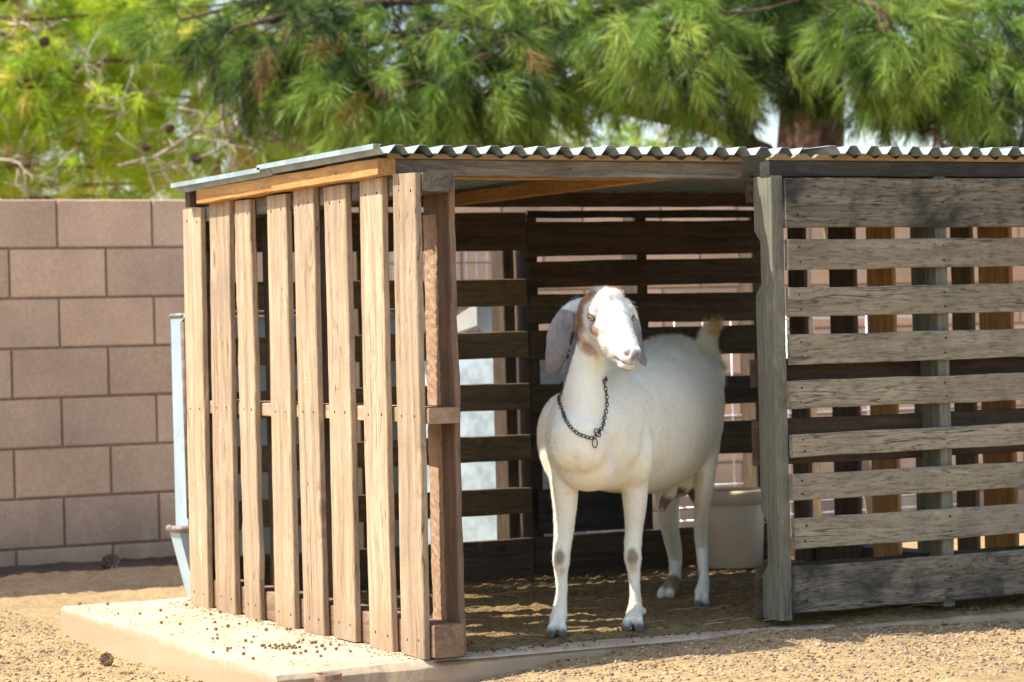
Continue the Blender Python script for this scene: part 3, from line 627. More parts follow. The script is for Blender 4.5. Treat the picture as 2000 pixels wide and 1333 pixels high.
#@TREES
# ================================================================== TREES
def frame(d):
    d = d / np.linalg.norm(d); a = np.cross(d, [0, 0, 1.]); 
    if np.linalg.norm(a) < .1: a = np.cross(d, [1., 0, 0])
    a /= np.linalg.norm(a); return d, a, np.cross(d, a)
def tufts_mesh(name, tufts, nlen, nw, per, palette, parent, mat=None):
    """tufts: (base point, axis, length, colour index) -> long thin needles fanned round drooping twigs"""
    T = len(tufts); V = np.empty((T * per, 6, 3), np.float32); C = np.empty((T * per, 6, 3), np.float32)
    for i, (b, ax, L, ci) in enumerate(tufts):
        d, a, e = frame(np.asarray(ax, float)); s = RNG.uniform(0, 1, per) ** .7; base = np.asarray(b)[None] + d[None] * (s * L)[:, None]; base[:, 2] -= (s ** 2) * L * .25
        th = RNG.uniform(0, 2 * np.pi, per); sp = RNG.uniform(.30, 1.35, per) * (1.15 - .5 * s); ln = nlen * RNG.uniform(.6, 1.15, per)
        dr = d[None] * np.cos(sp)[:, None] + (a[None] * np.cos(th)[:, None] + e[None] * np.sin(th)[:, None]) * np.sin(sp)[:, None]
        mid = base + dr * (ln * .55)[:, None]; tip = base + dr * ln[:, None]; tip[:, 2] -= ln * .22; mid[:, 2] -= ln * .04
        w_ = np.cross(dr, RNG.standard_normal((per, 3))); w_ /= np.linalg.norm(w_, axis=1)[:, None]; w_ *= nw * .5
        k = slice(i * per, (i + 1) * per); V[k, 0] = base - w_; V[k, 1] = base + w_; V[k, 2] = mid + w_; V[k, 3] = mid - w_; V[k, 4] = tip + w_ * .35; V[k, 5] = tip - w_ * .35
        c = np.array(palette[ci]); C[k] = (c[None] * RNG.uniform(.75, 1.3, (per, 1)) * (1 + RNG.uniform(-.12, .12, (per, 3))))[:, None]
    n = T * per; b6 = (np.arange(n) * 6)[:, None]; F = np.concatenate([b6 + np.array([[0, 1, 2, 3]]), b6 + np.array([[3, 2, 4, 5]])])
    me = fast_mesh(name, V.reshape(-1, 3), F); set_col(me, np.clip(C.reshape(-1, 3), 0, 1)); return link(name, me, mat or M_NEEDLE, parent)
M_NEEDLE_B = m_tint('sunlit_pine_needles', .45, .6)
PAL_A = [(.16, .26, .04), (.22, .33, .055), (.05, .09, .024), (.34, .44, .08), (.30, .20, .06), (.32, .17, .08)]  # lit greens beside near-black tones that paint shade inside the crown
PAL_B = [(.46, .62, .06), (.60, .72, .08), (.32, .48, .06), (.66, .62, .14), (.48, .36, .15)]  # bright greens with sunlight put into the colour
def limb(mb, a, b, r0, r1, sag=.0, n=7, kink=.06, sides=7):
    a = Vector(a); b = Vector(b); pts = []; rr = []; L = (b - a).length
    for i in range(n + 1):
        t = i / n; p = a.lerp(b, t) + Vector((random.uniform(-1, 1), random.uniform(-1, 1), random.uniform(-1, 1))) * kink * L * .35 * math.sin(math.pi * t); p.z += sag * math.sin(math.pi * t) * L
        pts.append(p); rr.append(r0 + (r1 - r0) * t)
    mb.tube(pts, rr, sides); return pts
def clump(cen, R_, n, pal, hang=.5, out=None):
    """tufts through a clump, pointing outward and down, like the ends of pine boughs"""
    res = []
    for _ in range(n):
        q = Vector(RNG.standard_normal(3)); q.normalize(); rr = R_ * (random.random() ** .45); q2 = Vector((q.x, q.y, q.z * .75)) * rr
        ax = q + Vector((0, 0, -hang)) + Vector(RNG.standard_normal(3)) * .3
        if out is not None: ax += Vector(out) * .7
        res.append((tuple(Vector(cen) + q2), tuple(ax), random.uniform(.07, .19), pal()))
    return res
random.seed(21)
def pick(ws): return lambda: random.choices(range(len(ws)), ws)[0]
# --- tree with the thick trunk, boughs hanging over the roof
tA = empty('pine_tree', (6.05, 7.1, -.1), 'large dark green pine with a thick reddish trunk behind the shed roof, boughs hanging low', 'tree', 'pine trees behind the wall')
mb = MB(); tb = P(1578, 650, 15.4); tb.z = -.15; tt = P(1585, -120, 15.4)
pts = []; rr = []
for i in range(15):
    t = i / 14; p = tb.lerp(Vector((tt.x, tt.y, 5.2)), t) + Vector((.05 * math.sin(i * 1.3), .03 * math.cos(i), 0)); pts.append(p); rr.append(.26 * (1 - .62 * t) + (.10 if i == 0 else 0))
mb.tube(pts, rr, 18)
limb_tips = []
A = []
# (px, py, depth, radius, count, tone: light and shade painted into the needles)
CL = [(735, 175, 13.2, .36, 52, 'l'), (660, 110, 13.6, .30, 34, 'l'), (820, 60, 13.4, .38, 46, 'd'), (930, 120, 13.2, .36, 48, 'd'), (870, 215, 13.6, .30, 36, 'l'), (1000, 40, 13.6, .42, 46, 'l'),
      (1030, 180, 13.8, .28, 34, 'l'), (960, 250, 14.2, .24, 30, 'l'), (780, 265, 14.0, .26, 28, 'd'), (1110, 90, 13.5, .34, 44, 'l'), (1220, 60, 13.4, .34, 42, 'd'),
      (570, 60, 13.3, .34, 44, 'd'), (590, 165, 13.7, .24, 30, 'd'), (440, 60, 13.5, .22, 22, 'd'), (350, 40, 13.6, .2, 14, 'l'), (700, 20, 13.8, .34, 34, 'l'), (500, 130, 13.8, .24, 24, 'd'),
      (1310, 60, 13.0, .38, 58, 'l'), (1350, 150, 13.3, .30, 40, 'l'), (1230, 130, 13.7, .22, 30, 'd'), (1420, 100, 13.6, .36, 46, 'd'), (1500, 60, 14.0, .40, 48, 'd'),
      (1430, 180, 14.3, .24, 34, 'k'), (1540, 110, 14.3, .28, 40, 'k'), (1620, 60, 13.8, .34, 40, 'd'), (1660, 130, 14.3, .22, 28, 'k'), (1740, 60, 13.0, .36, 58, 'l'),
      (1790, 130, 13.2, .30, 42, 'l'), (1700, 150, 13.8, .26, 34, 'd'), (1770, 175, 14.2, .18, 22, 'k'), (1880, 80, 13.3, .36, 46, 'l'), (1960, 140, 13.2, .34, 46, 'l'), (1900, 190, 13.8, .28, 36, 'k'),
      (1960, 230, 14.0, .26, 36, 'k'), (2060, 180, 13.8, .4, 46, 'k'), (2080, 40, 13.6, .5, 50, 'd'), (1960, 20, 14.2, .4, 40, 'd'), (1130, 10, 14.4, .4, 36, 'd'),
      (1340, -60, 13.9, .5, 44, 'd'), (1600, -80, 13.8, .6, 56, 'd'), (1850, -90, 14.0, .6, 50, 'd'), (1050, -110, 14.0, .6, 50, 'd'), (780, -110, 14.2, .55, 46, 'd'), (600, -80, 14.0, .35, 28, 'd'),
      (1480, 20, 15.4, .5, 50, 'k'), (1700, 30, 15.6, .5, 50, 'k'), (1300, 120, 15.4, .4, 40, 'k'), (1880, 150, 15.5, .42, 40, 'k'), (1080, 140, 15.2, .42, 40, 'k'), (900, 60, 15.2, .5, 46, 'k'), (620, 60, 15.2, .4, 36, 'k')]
for _ in range(12):   # unseen clumps added above the frame to shade the boughs below
    CL.append((random.uniform(300, 2200), random.uniform(-480, -130), random.uniform(13.8, 15.8), random.uniform(.45, .65), 60, 'd'))
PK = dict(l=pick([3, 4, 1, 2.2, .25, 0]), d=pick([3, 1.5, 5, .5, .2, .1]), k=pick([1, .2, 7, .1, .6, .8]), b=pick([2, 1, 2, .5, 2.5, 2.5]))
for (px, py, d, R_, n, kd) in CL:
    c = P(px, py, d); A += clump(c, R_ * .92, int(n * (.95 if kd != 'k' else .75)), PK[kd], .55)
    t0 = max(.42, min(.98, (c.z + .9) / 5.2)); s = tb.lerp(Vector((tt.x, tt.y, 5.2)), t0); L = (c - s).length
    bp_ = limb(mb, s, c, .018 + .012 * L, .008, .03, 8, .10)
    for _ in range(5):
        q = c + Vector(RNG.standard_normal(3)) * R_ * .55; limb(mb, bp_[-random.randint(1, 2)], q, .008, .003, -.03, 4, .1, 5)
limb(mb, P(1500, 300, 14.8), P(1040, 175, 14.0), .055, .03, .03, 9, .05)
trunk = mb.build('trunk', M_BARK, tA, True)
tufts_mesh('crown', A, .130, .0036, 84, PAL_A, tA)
# --- sunlit tree at the left with many bare grey twigs
random.seed(5)
tB = empty('pine_tree', (-1.2, 9.2, -.1), 'bright yellow green sunlit pine at the left behind the wall, full of bare grey twigs', 'tree', 'pine trees behind the wall')
mb = MB(); B = []
t0 = Vector((-1.3, 9.3, -.1)); t1 = Vector((-1.1, 9.2, 5.5)); mb.tube([t0.lerp(t1, i / 10) + Vector((.06 * math.sin(i), 0, 0)) for i in range(11)], [.2 * (1 - .07 * i) for i in range(11)], 12)
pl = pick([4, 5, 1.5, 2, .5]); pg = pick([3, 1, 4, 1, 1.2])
for k in range(135):
    px = random.uniform(-260, 640); py = random.uniform(-160, 400)
    if px > 380 and py > 190 and random.random() < .5: continue
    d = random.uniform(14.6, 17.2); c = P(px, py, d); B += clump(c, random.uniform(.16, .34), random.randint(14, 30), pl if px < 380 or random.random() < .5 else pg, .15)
    if random.random() < .5:
        s = t0.lerp(t1, max(.3, min(.95, (c.z - .3) / 5.5))); limb(mb, s, c, .03, .006, .02, 8, .10, 5)
tk = mb.build('trunk', M_BARK, tB, True)
mb = MB()
def twig(p0, d, L, r, dep):
    pts = [p0]; p = Vector(p0); d = Vector(d).normalized(); n = 6
    for i in range(n):
        d = (d + Vector(RNG.standard_normal(3)) * .22 + Vector((0, 0, .01))).normalized(); p = p + d * L / n; pts.append(Vector(p))
        if dep and random.random() < .75:
            s = Vector(RNG.standard_normal(3)); twig(p, (d * .7 + s * .6), L * random.uniform(.35, .6), r * .55, dep - 1)
    mb.tube(pts, [r * .7 * (1 - .75 * i / n) for i in range(n + 1)], 5)
for (a, b_, r) in (((610, 305), (440, 268), .034), ((460, 272), (330, 330), .016), ((300, 310), (470, 170), .016), ((230, 325), (330, 270), .012), ((20, 48), (110, 80), .018), ((0, 312), (90, 300), .012), ((420, 280), (460, 160), .010), ((480, 250), (540, 175), .010),
                    ((380, 270), (500, 262), .012), ((600, 290), (680, 240), .010), ((560, 210), (640, 270), .009), ((260, 130), (285, 230), .008), ((390, 160), (360, 300), .009), ((150, 290), (60, 350), .010), ((640, 300), (720, 240), .010), ((1120, 270), (1060, 180), .013), ((1090, 310), (1130, 220), .010), ((350, 210), (430, 240), .008), ((200, 60), (120, 130), .010)):
    p0 = P(*a, 14.3); p1 = P(*b_, 14.1); twig(p0, p1 - p0, (p1 - p0).length * 1.15, r, 2); mb.build('bare_branch', M_TWIG, tB, True); mb = MB()
for k in range(34):
    p0 = P(random.uniform(0, 640), random.uniform(90, 380), random.uniform(14.2, 15.5)); twig(p0, Vector(RNG.standard_normal(3)), random.uniform(.2, .55), .006, 1); mb.build('bare_branch', M_TWIG, tB, True); mb = MB()
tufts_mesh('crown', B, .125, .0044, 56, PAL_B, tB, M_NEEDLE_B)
for (px, py, d, s) in ((258, 96, 14.0, .8), (84, 80, 14.0, .7), (328, 246, 14.0, .65), (283, 295, 14.0, .65), (380, 318, 14.0, .8)):
    link('pine_cone', CONE, None, tB, Matrix.Translation(P(px, py, d)) @ Matrix.Rotation(random.uniform(.3, 2.5), 4, 'X') @ Matrix.Scale(s, 4))
for (px, py, d, s) in ((742, 184, 12.85, .9), (1045, 238, 13.6, .7)):
    link('pine_cone', CONE, None, tA, Matrix.Translation(P(px, py, d)) @ Matrix.Rotation(random.uniform(.3, 2.5), 4, 'X') @ Matrix.Scale(s, 4))
# --- two further trees filling the distance
def far_tree(loc, label, spots, pal, pk_, seed, nl=.14, nw=.007, per=40):
    random.seed(seed); t = empty('pine_tree', loc, label, 'tree', 'pine trees behind the wall'); mb = MB(); b = Vector(loc); T_ = []
    mb.tube([b + Vector((.05 * math.sin(i), 0, .45 * i)) for i in range(10)], [.17 - .014 * i for i in range(10)], 10)
    for (px, py, d, R_, n) in spots:
        c = P(px, py, d); T_ += clump(c, R_, n, pk_, .2); limb(mb, b + Vector((0, 0, max(.6, c.z * .8))), c, .03, .006, .02, 6, .08, 5)
    mb.build('trunk', M_BARK, t, True); tufts_mesh('crown', T_, nl, nw, per, pal, t)
far_tree((4.6, 13.0, -.1), 'smaller pale green pine standing far behind, seen low between the dark boughs above the roof', [(640, 290, 19, .25, 22), (720, 300, 19.2, .3, 30), (800, 250, 19.5, .4, 40), (900, 290, 19.3, .35, 36), (1000, 290, 19.5, .35, 40), (1080, 250, 19.6, .3, 26), (1170, 275, 19.4, .18, 14), (1240, 300, 19.3, .14, 10), (850, 180, 20, .5, 40), (980, 200, 20, .4, 30), (700, 200, 20, .4, 34), (1290, 280, 19.5, .10, 8), (1340, 290, 19.6, .09, 6), (600, 230, 19.6, .35, 30), (560, 300, 19.4, .3, 24)], PAL_B, pick([1, .2, 3, .3, .8]), 31)
#@GOAT
# ================================================================== GOAT
def crom(a, t):
    n = len(a); i = min(int(t), n - 2); f = t - i; p0 = a[max(i - 1, 0)]; p1 = a[i]; p2 = a[i + 1]; p3 = a[min(i + 2, n - 1)]
    return p1 + .5 * f * ((p2 - p0) + f * ((2 * p0 - 5 * p1 + 4 * p2 - p3) + f * (3 * (p1 - p2) + p3 - p0)))
def loft(bm, rings, ref, n=28, sub=5, cap=True, p=2.0, low=1.0):
    """rings: (centre Vector, a along ref, b across, [b_down]); closed, rounded ends"""
    C_ = [np.array(r[0]) for r in rings]; A_ = [r[1] for r in rings]; B_ = [r[2] for r in rings]; D_ = [r[3] if len(r) > 3 else r[2] for r in rings]
    m = (len(rings) - 1) * sub + 1; cs = [crom(C_, i / sub) for i in range(m)]; as_ = [max(1e-4, crom(A_, i / sub)) for i in range(m)]; bs = [max(1e-4, crom(B_, i / sub)) for i in range(m)]; ds = [max(1e-4, crom(D_, i / sub)) for i in range(m)]
    tg = []
    for i in range(m):
        t = cs[min(i + 1, m - 1)] - cs[max(i - 1, 0)]; tg.append(t / np.linalg.norm(t))
    if cap:
        def ext(k, s):
            o = []
            for q in (.35, .65, .87, .98):
                c = cs[k] + s * tg[k] * min(as_[k], bs[k]) * q * .8; f = math.sqrt(1 - q * q); o.append((c, as_[k] * f, bs[k] * f, ds[k] * f, tg[k]))
            return o
        seq = ext(0, -1)[::-1] + [(cs[i], as_[i], bs[i], ds[i], tg[i]) for i in range(m)] + ext(m - 1, 1)
    else: seq = [(cs[i], as_[i], bs[i], ds[i], tg[i]) for i in range(m)]
    vs = []
    for (c, a, b, d, t) in seq:
        r = np.array(ref, float); r = r - t * (r @ t); r /= np.linalg.norm(r); u = np.cross(r, t)
        ring = []
        for k in range(n):
            th = 2 * math.pi * k / n; cx, sy = math.cos(th), math.sin(th); cx = math.copysign(abs(cx) ** (2 / p), cx); sy = math.copysign(abs(sy) ** (2 / p), sy)
            bb = b if sy > 0 else d; aa = a * (1 if sy > 0 else 1 - (1 - low) * abs(sy))
            ring.append(bm.verts.new(tuple(c + r * aa * cx + u * bb * sy)))
        vs.append(ring)
    for i in range(len(vs) - 1):
        for k in range(n): bm.faces.new((vs[i][k], vs[i][(k + 1) % n], vs[i + 1][(k + 1) % n], vs[i + 1][k]))
    bm.faces.new(vs[0][::-1]); bm.faces.new(vs[-1])
def ell(bm, c, r, rot=None):
    M = Matrix.Translation(c) @ (rot.to_4x4() if rot else Matrix.Identity(4)) @ Matrix.Diagonal((*r, 1)); bmesh.ops.create_icosphere(bm, subdivisions=3, radius=1, matrix=M)
bax = (P(1330, 780, 8.0) - P(1150, 850, 7.1)); bax.z = 0; bax.normalize(); BL = Vector((bax.y, -bax.x, 0))   # lateral, towards viewer right
bm = bmesh.new()
rg = lambda px, py, d, a, b, c=None: (P(px, py, d), a, b) + ((c,) if c else ())
# trunk of the body (u = ref x tangent: check sign -> b is up if ref = BL)
loft(bm, [rg(1133, 862, 7.05, .075, .085), rg(1143, 855, 7.12, .110, .135), rg(1172, 842, 7.25, .132, .165), rg(1212, 832, 7.42, .156, .190), rg(1250, 826, 7.58, .184, .205, .208), rg(1280, 812, 7.74, .184, .213, .200), rg(1308, 790, 7.90, .165, .200, .175), rg(1332, 770, 8.04, .13, .165, .14), rg(1348, 757, 8.15, .085, .115, .10)], -BL, p=2.1, n=36)
# chest floor and brisket
ell(bm, P(1152, 900, 7.14), (.095, .09, .085))
# shoulders
ell(bm, P(1100, 860, 7.20), (.062, .10, .13)); ell(bm, P(1233, 880, 7.27), (.055, .09, .11))
# neck, wedge to the withers
loft(bm, [rg(1160, 640, 7.13, .050, .062), rg(1150, 685, 7.13, .050, .068), rg(1144, 730, 7.12, .054, .076), rg(1141, 775, 7.11, .062, .085), rg(1143, 820, 7.11, .066, .095), rg(1148, 862, 7.13, .062, .09), rg(1154, 905, 7.17, .05, .06)], CR, n=30)
loft(bm, [rg(1150, 700, 7.20, .035, .05), rg(1172, 745, 7.32, .058, .07), rg(1205, 775, 7.46, .085, .09)], CR)
# hips and thighs
ell(bm, P(1378, 745, 8.05), (.045, .09, .075)); ell(bm, P(1305, 685, 8.0), (.07, .14, .045)); ell(bm, P(1270, 705, 7.75), (.08, .16, .05))
# front legs
F1 = [rg(1103, 880, 7.20, .050, .07), rg(1102, 940, 7.19, .039, .052), rg(1103, 990, 7.19, .0325, .042), rg(1101, 1040, 7.19, .0265, .031), rg(1097, 1075, 7.18, .0235, .027), rg(1096, 1095, 7.175, .0232, .027), rg(1096, 1118, 7.18, .0185, .021), rg(1097, 1150, 7.18, .0152, .018), rg(1095, 1180, 7.18, .0175, .021), rg(1092, 1200, 7.175, .022, .026), rg(1088, 1216, 7.165, .022, .027)]
F2 = [rg(1240, 880, 7.30, .048, .07), rg(1240, 940, 7.29, .037, .050), rg(1240, 990, 7.29, .031, .040), rg(1238, 1035, 7.29, .0245, .030), rg(1236, 1068, 7.28, .0235, .027), rg(1236, 1092, 7.275, .0232, .027), rg(1238, 1116, 7.28, .0175, .020), rg(1240, 1148, 7.28, .0148, .018), rg(1241, 1175, 7.28, .0175, .021), rg(1241, 1192, 7.275, .0225, .026), rg(1238, 1208, 7.265, .023, .027)]
for L_ in (F1, F2): loft(bm, L_, CR, n=20, p=2.15)
# split hooves
def toe(top, mid, tip, w_): loft(bm, [(top, w_ * .85, .018), (mid, w_, .022), (tip, w_ * .95, .021)], CR, n=16, sub=4)
toe(P(1085, 1208, 7.16), P(1079, 1226, 7.14), P(1075, 1237, 7.12), .0125); toe(P(1096, 1208, 7.16), P(1098, 1226, 7.14), P(1100, 1237, 7.12), .0125)
toe(P(1232, 1200, 7.26), P(1226, 1216, 7.24), P(1221, 1226, 7.22), .0135); toe(P(1245, 1200, 7.26), P(1247, 1216, 7.24), P(1249, 1226, 7.22), .0135)
ell(bm, P(1257, 1194, 7.29), (.008, .010, .010)); ell(bm, P(1103, 1206, 7.20), (.006, .010, .009))
# hind legs: stifle forward, hock back
loft(bm, [rg(1330, 800, 8.02, .07, .12), rg(1318, 880, 7.93, .06, .10), rg(1307, 945, 7.93, .043, .068), rg(1304, 990, 8.0, .033, .045), rg(1310, 1040, 8.11, .0255, .034), rg(1317, 1075, 8.19, .023, .034), rg(1319, 1098, 8.20, .0205, .028), rg(1318, 1122, 8.17, .0185, .022), rg(1313, 1140, 8.14, .022, .026), rg(1306, 1153, 8.10, .024, .028), rg(1302, 1162, 8.07, .025, .027)], CR, n=20)
toe(P(1298, 1150, 8.08), P(1294, 1158, 8.05), P(1291, 1162, 8.03), .0135); toe(P(1310, 1150, 8.08), P(1309, 1158, 8.05), P(1309, 1162, 8.03), .0135)
loft(bm, [rg(1375, 780, 7.97, .05, .12), rg(1378, 850, 7.85, .043, .10), rg(1379, 905, 7.78, .032, .065), rg(1374, 960, 7.80, .0255, .048), rg(1369, 1010, 7.86, .0205, .036), rg(1369, 1050, 7.93, .0185, .033), rg(1371, 1075, 7.94, .0175, .028), rg(1373, 1110, 7.90, .0145, .020), rg(1374, 1140, 7.86, .0165, .021), rg(1371, 1158, 7.82, .021, .024), rg(1370, 1170, 7.79, .021, .024)], CR, n=20)
toe(P(1366, 1165, 7.78), P(1364, 1175, 7.76), P(1363, 1180, 7.745), .0125); toe(P(1377, 1165, 7.79), P(1378, 1176, 7.77), P(1379, 1183, 7.755), .0125)
ell(bm, P(1331, 1142, 8.2), (.007, .008, .010)); ell(bm, P(1384, 1158, 7.87), (.006, .007, .010))
# udder and teats
ell(bm, P(1325, 925, 7.86), (.06, .08, .07)); loft(bm, [rg(1312, 960, 7.80, .022, .026), rg(1299, 978, 7.77, .015, .017), rg(1293, 996, 7.76, .009, .010)], CR, n=14)
loft(bm, [rg(1350, 930, 7.87, .026, .03), rg(1353, 962, 7.85, .015, .02), rg(1356, 978, 7.84, .008, .01)], CR, n=14)
# tail
loft(bm, [rg(1385, 740, 8.22, .040, .034), rg(1384, 712, 8.25, .040, .028), rg(1381, 688, 8.26, .034, .022), rg(1382, 664, 8.26, .030, .019), rg(1390, 645, 8.25, .0265, .016), rg(1402, 634, 8.24, .015, .011)], CR, n=18)
# ---- head frame: forward, up, side (animal's right = viewer left)
HO = P(1168, 612, 7.12)
def vw(x, y, z): return (CR * x + CU * y - CF * z)
HF = vw(.32, -.45, .83).normalized(); HU = vw(0, 1, 0); HU = (HU - HF * HU.dot(HF)).normalized(); HS = HF.cross(HU).normalized()
if HS.dot(CR) > 0: HS = -HS
def H(t, s, u): return HO + HF * t + HS * s + HU * u
def hr(t, w_, up, dn, s=0): return (H(t, s, 0), w_, up, dn)
LREF = HS if np.cross(np.array(HS), np.array(HF)) @ np.array(HU) > 0 else -HS
loft(bm, [hr(-.035, .030, .048, .030), hr(-.01, .056, .072, .055), hr(.025, .064, .083, .070), hr(.06, .064, .084, .078), hr(.09, .059, .076, .080), hr(.125, .049, .065, .075), hr(.16, .039, .056, .064), hr(.195, .033, .047, .053), hr(.225, .031, .037, .046), hr(.250, .027, .022, .040), hr(.266, .018, .009, .028)], LREF, n=36, sub=5, p=2.25, low=.72)
for s in (1, -1):
    ell(bm, H(.082, .047 * s, .034), (.020, .022, .020))                    # orbit
    ell(bm, H(.078, .044 * s, .052), (.020, .014, .014))                    # brow
    ell(bm, H(.244, .0160 * s, .010), (.012, .015, .010))                   # nostril wing
    ell(bm, H(.05, .042 * s, -.035), (.026, .03, .034))                     # jaw muscle
ell(bm, H(.236, 0, -.032), (.024, .022, .020)); ell(bm, H(.222, 0, -.042), (.018, .015, .012))   # lips and chin
ell(bm, H(.03, 0, .058), (.045, .052, .030))
# ears
loft(bm, [rg(1140, 592, 7.15, .018, .012), rg(1124, 603, 7.13, .025, .009), rg(1105, 625, 7.11, .032, .0065), rg(1092, 655, 7.10, .0365, .0055), rg(1088, 685, 7.10, .0345, .0055), rg(1082, 712, 7.11, .027, .0055), rg(1077, 728, 7.12, .017, .005)], CR + CF * .25, n=22, sub=6)
loft(bm, [rg(1220, 588, 7.17, .014, .012), rg(1232, 602, 7.18, .024, .008), rg(1240, 632, 7.19, .034, .0065), rg(1244, 662, 7.17, .034, .006), rg(1250, 690, 7.14, .028, .006), rg(1256, 710, 7.12, .016, .005)], CF * .92 + CR * .40, n=22, sub=6)
bmesh.ops.recalc_face_normals(bm, faces=bm.faces)
me0 = bpy.data.meshes.new('goat_raw'); bm.to_mesh(me0); bm.free()
tmp = bpy.data.objects.new('tmp', me0); COL.objects.link(tmp)
r_ = tmp.modifiers.new('r', 'REMESH'); r_.mode = 'VOXEL'; r_.voxel_size = .0034; r_.use_smooth_shade = True
s_ = tmp.modifiers.new('s', 'SMOOTH'); s_.factor = .5; s_.iterations = 7
dg = bpy.context.evaluated_depsgraph_get(); me = bpy.data.meshes.new_from_object(tmp.evaluated_get(dg)); bpy.data.objects.remove(tmp)
me.name = 'goat'; nv = len(me.vertices); co = np.empty(nv * 3); me.vertices.foreach_get('co', co); co = co.reshape(-1, 3); no = np.empty(nv * 3); me.vertex_normals.foreach_get('vector', no); no = no.reshape(-1, 3)
# ---- even out the joins between the body masses
ne = len(me.edges); ed = np.empty(ne * 2, np.int32); me.edges.foreach_get('vertices', ed); ed = ed.reshape(-1, 2); deg = np.bincount(ed.ravel(), minlength=nv).astype(float)
hd0 = co - np.array(HO); t0_ = hd0 @ np.array(HF); wgt = np.clip((co[:, 2] - .36) / .08, 0, 1) * np.clip((np.linalg.norm(co - np.array(H(.09, 0, 0)), axis=1) - .19) / .05, 0, 1) * np.clip((np.linalg.norm(co - np.array(P(1390, 670, 8.25)), axis=1) - .10) / .04, 0, 1)
wgt = np.where((co - np.array(CP)) @ np.array(CR) < (P(1104, 640, 7.11) - CP).dot(CR) , wgt * (co[:, 2] < .70), wgt)
ncy = np.abs((co - np.array(CP)) @ np.array(CR) - (P(1142, 800, 7.1) - CP).dot(CR)) < .11
wgt = wgt * np.where(ncy & (co[:, 2] > P(1142, 850, 7.1).z) & ((co - np.array(CP)) @ np.array(CF) < 7.2), .22, 1.0)
for it in range(30):
    acc = np.empty_like(co)
    for k in range(3): acc[:, k] = (np.bincount(ed[:, 0], co[ed[:, 1], k], nv) + np.bincount(ed[:, 1], co[ed[:, 0], k], nv)) / np.maximum(deg, 1)
    co = co + (acc - co) * (.8 * wgt[:, None])
me.vertices.foreach_set('co', co.astype(np.float32).ravel()); me.update(); me.vertex_normals.foreach_get('vector', no2 := np.empty(nv * 3)); no = no2.reshape(-1, 3)
# ---- carve the face: sockets, nostrils, mouth, brow wrinkles; muscle and rib relief on the body
hd = co - np.array(HO); ht, hs, hu = hd @ np.array(HF), hd @ np.array(HS), hd @ np.array(HU)
def g(x, s): return np.exp(-(x / s) ** 2)
head = (ht > -.03) & (hu > -.1) & (np.abs(hs) < .08)
dsp = np.zeros(nv)
for s in (1, -1):
    dsp -= .010 * g(ht - .088, .012) * g(hs - .060 * s, .02) * g(hu - .030, .009)
    cv = (ht - .258) - .55 * (np.abs(hs) - .012); dsp -= .009 * g(cv, .008) * g(hs - .016 * s, .0075) * g(hu - .008 + (np.abs(hs) - .016) * .6, .0050)
ml = hu - (-.022 - .16 * (.262 - ht)); dsp -= .0055 * g(ml, .0032) * (ht > .188) * np.clip((ht - .188) / .02, 0, 1) * head
dsp -= .006 * g(hs, .0028) * g(ht - .268, .02) * g(hu + .006, .012)
dsp -= .007 * g(ht - .145, .026) * g(np.abs(hs) - .042, .018) * g(hu - .008, .018); dsp += .003 * g(ht - .10, .022) * g(np.abs(hs) - .055, .02) * g(hu + .004, .010); dsp -= .004 * g(ht - .075, .02) * g(hs, .012) * g(hu - .08, .03); dsp += .0035 * g(ht - .17, .04) * g(hs, .016) * (hu > 0)     # hollow of the cheek
def wob(f, a, m):
    for i in np.nonzero(m)[0]: dsp[i] += a * noise.noise(Vector(co[i] * f))
body = ~head; wob(38, .0022, head & (hu > -.05));  wob(9, .004, body & (co[:, 2] > .35)); wob(45, .0009, np.ones(nv, bool))
# brisket fold and rib shading
zz = co[:, 2]; bx = co @ np.array(bax); bx = bx - bx.min()
dsp += .0006 * np.sin(bx * 95 + zz * 6) * .7 * (zz > .45) * (zz < .68) * (bx > .35) * (bx < .75) * (~head)
def crease(a, b, wd, amt, dmax=.35):     # shallow line or ridge on the side of the body from a to b
    a = np.array(a); b = np.array(b); ab = b - a; q = np.clip(((co - a) @ ab) / (ab @ ab), 0, 1); d = np.linalg.norm(co - a - q[:, None] * ab, axis=1)
    return amt * g(d, wd) * (~head)
dsp += crease(P(1292, 672, 7.9), P(1345, 715, 7.85), .035, .013) + crease(P(1345, 715, 7.85), P(1392, 830, 7.8), .030, .014)      # hip and thigh edge
dsp += crease(P(1290, 745, 7.6), P(1335, 830, 7.65), .055, -.022)      # hollow of the flank
dsp += crease(P(1205, 745, 7.25), P(1232, 880, 7.16), .030, .011) + crease(P(1245, 760, 7.3), P(1268, 900, 7.25), .028, -.012)      # shoulder blade and the dip behind it
dsp += crease(P(1085, 800, 7.06), P(1092, 900, 7.06), .028, .009) + crease(P(1205, 870, 7.07), P(1212, 960, 7.15), .024, -.010)
dsp += crease(P(1150, 890, 6.98), P(1150, 960, 7.02), .018, .010) + crease(P(1120, 905, 7.0), P(1118, 955, 7.06), .018, -.010)
co2 = co + no * dsp[:, None]; me.vertices.foreach_set('co', co2.astype(np.float32).ravel()); me.update(); co = co2
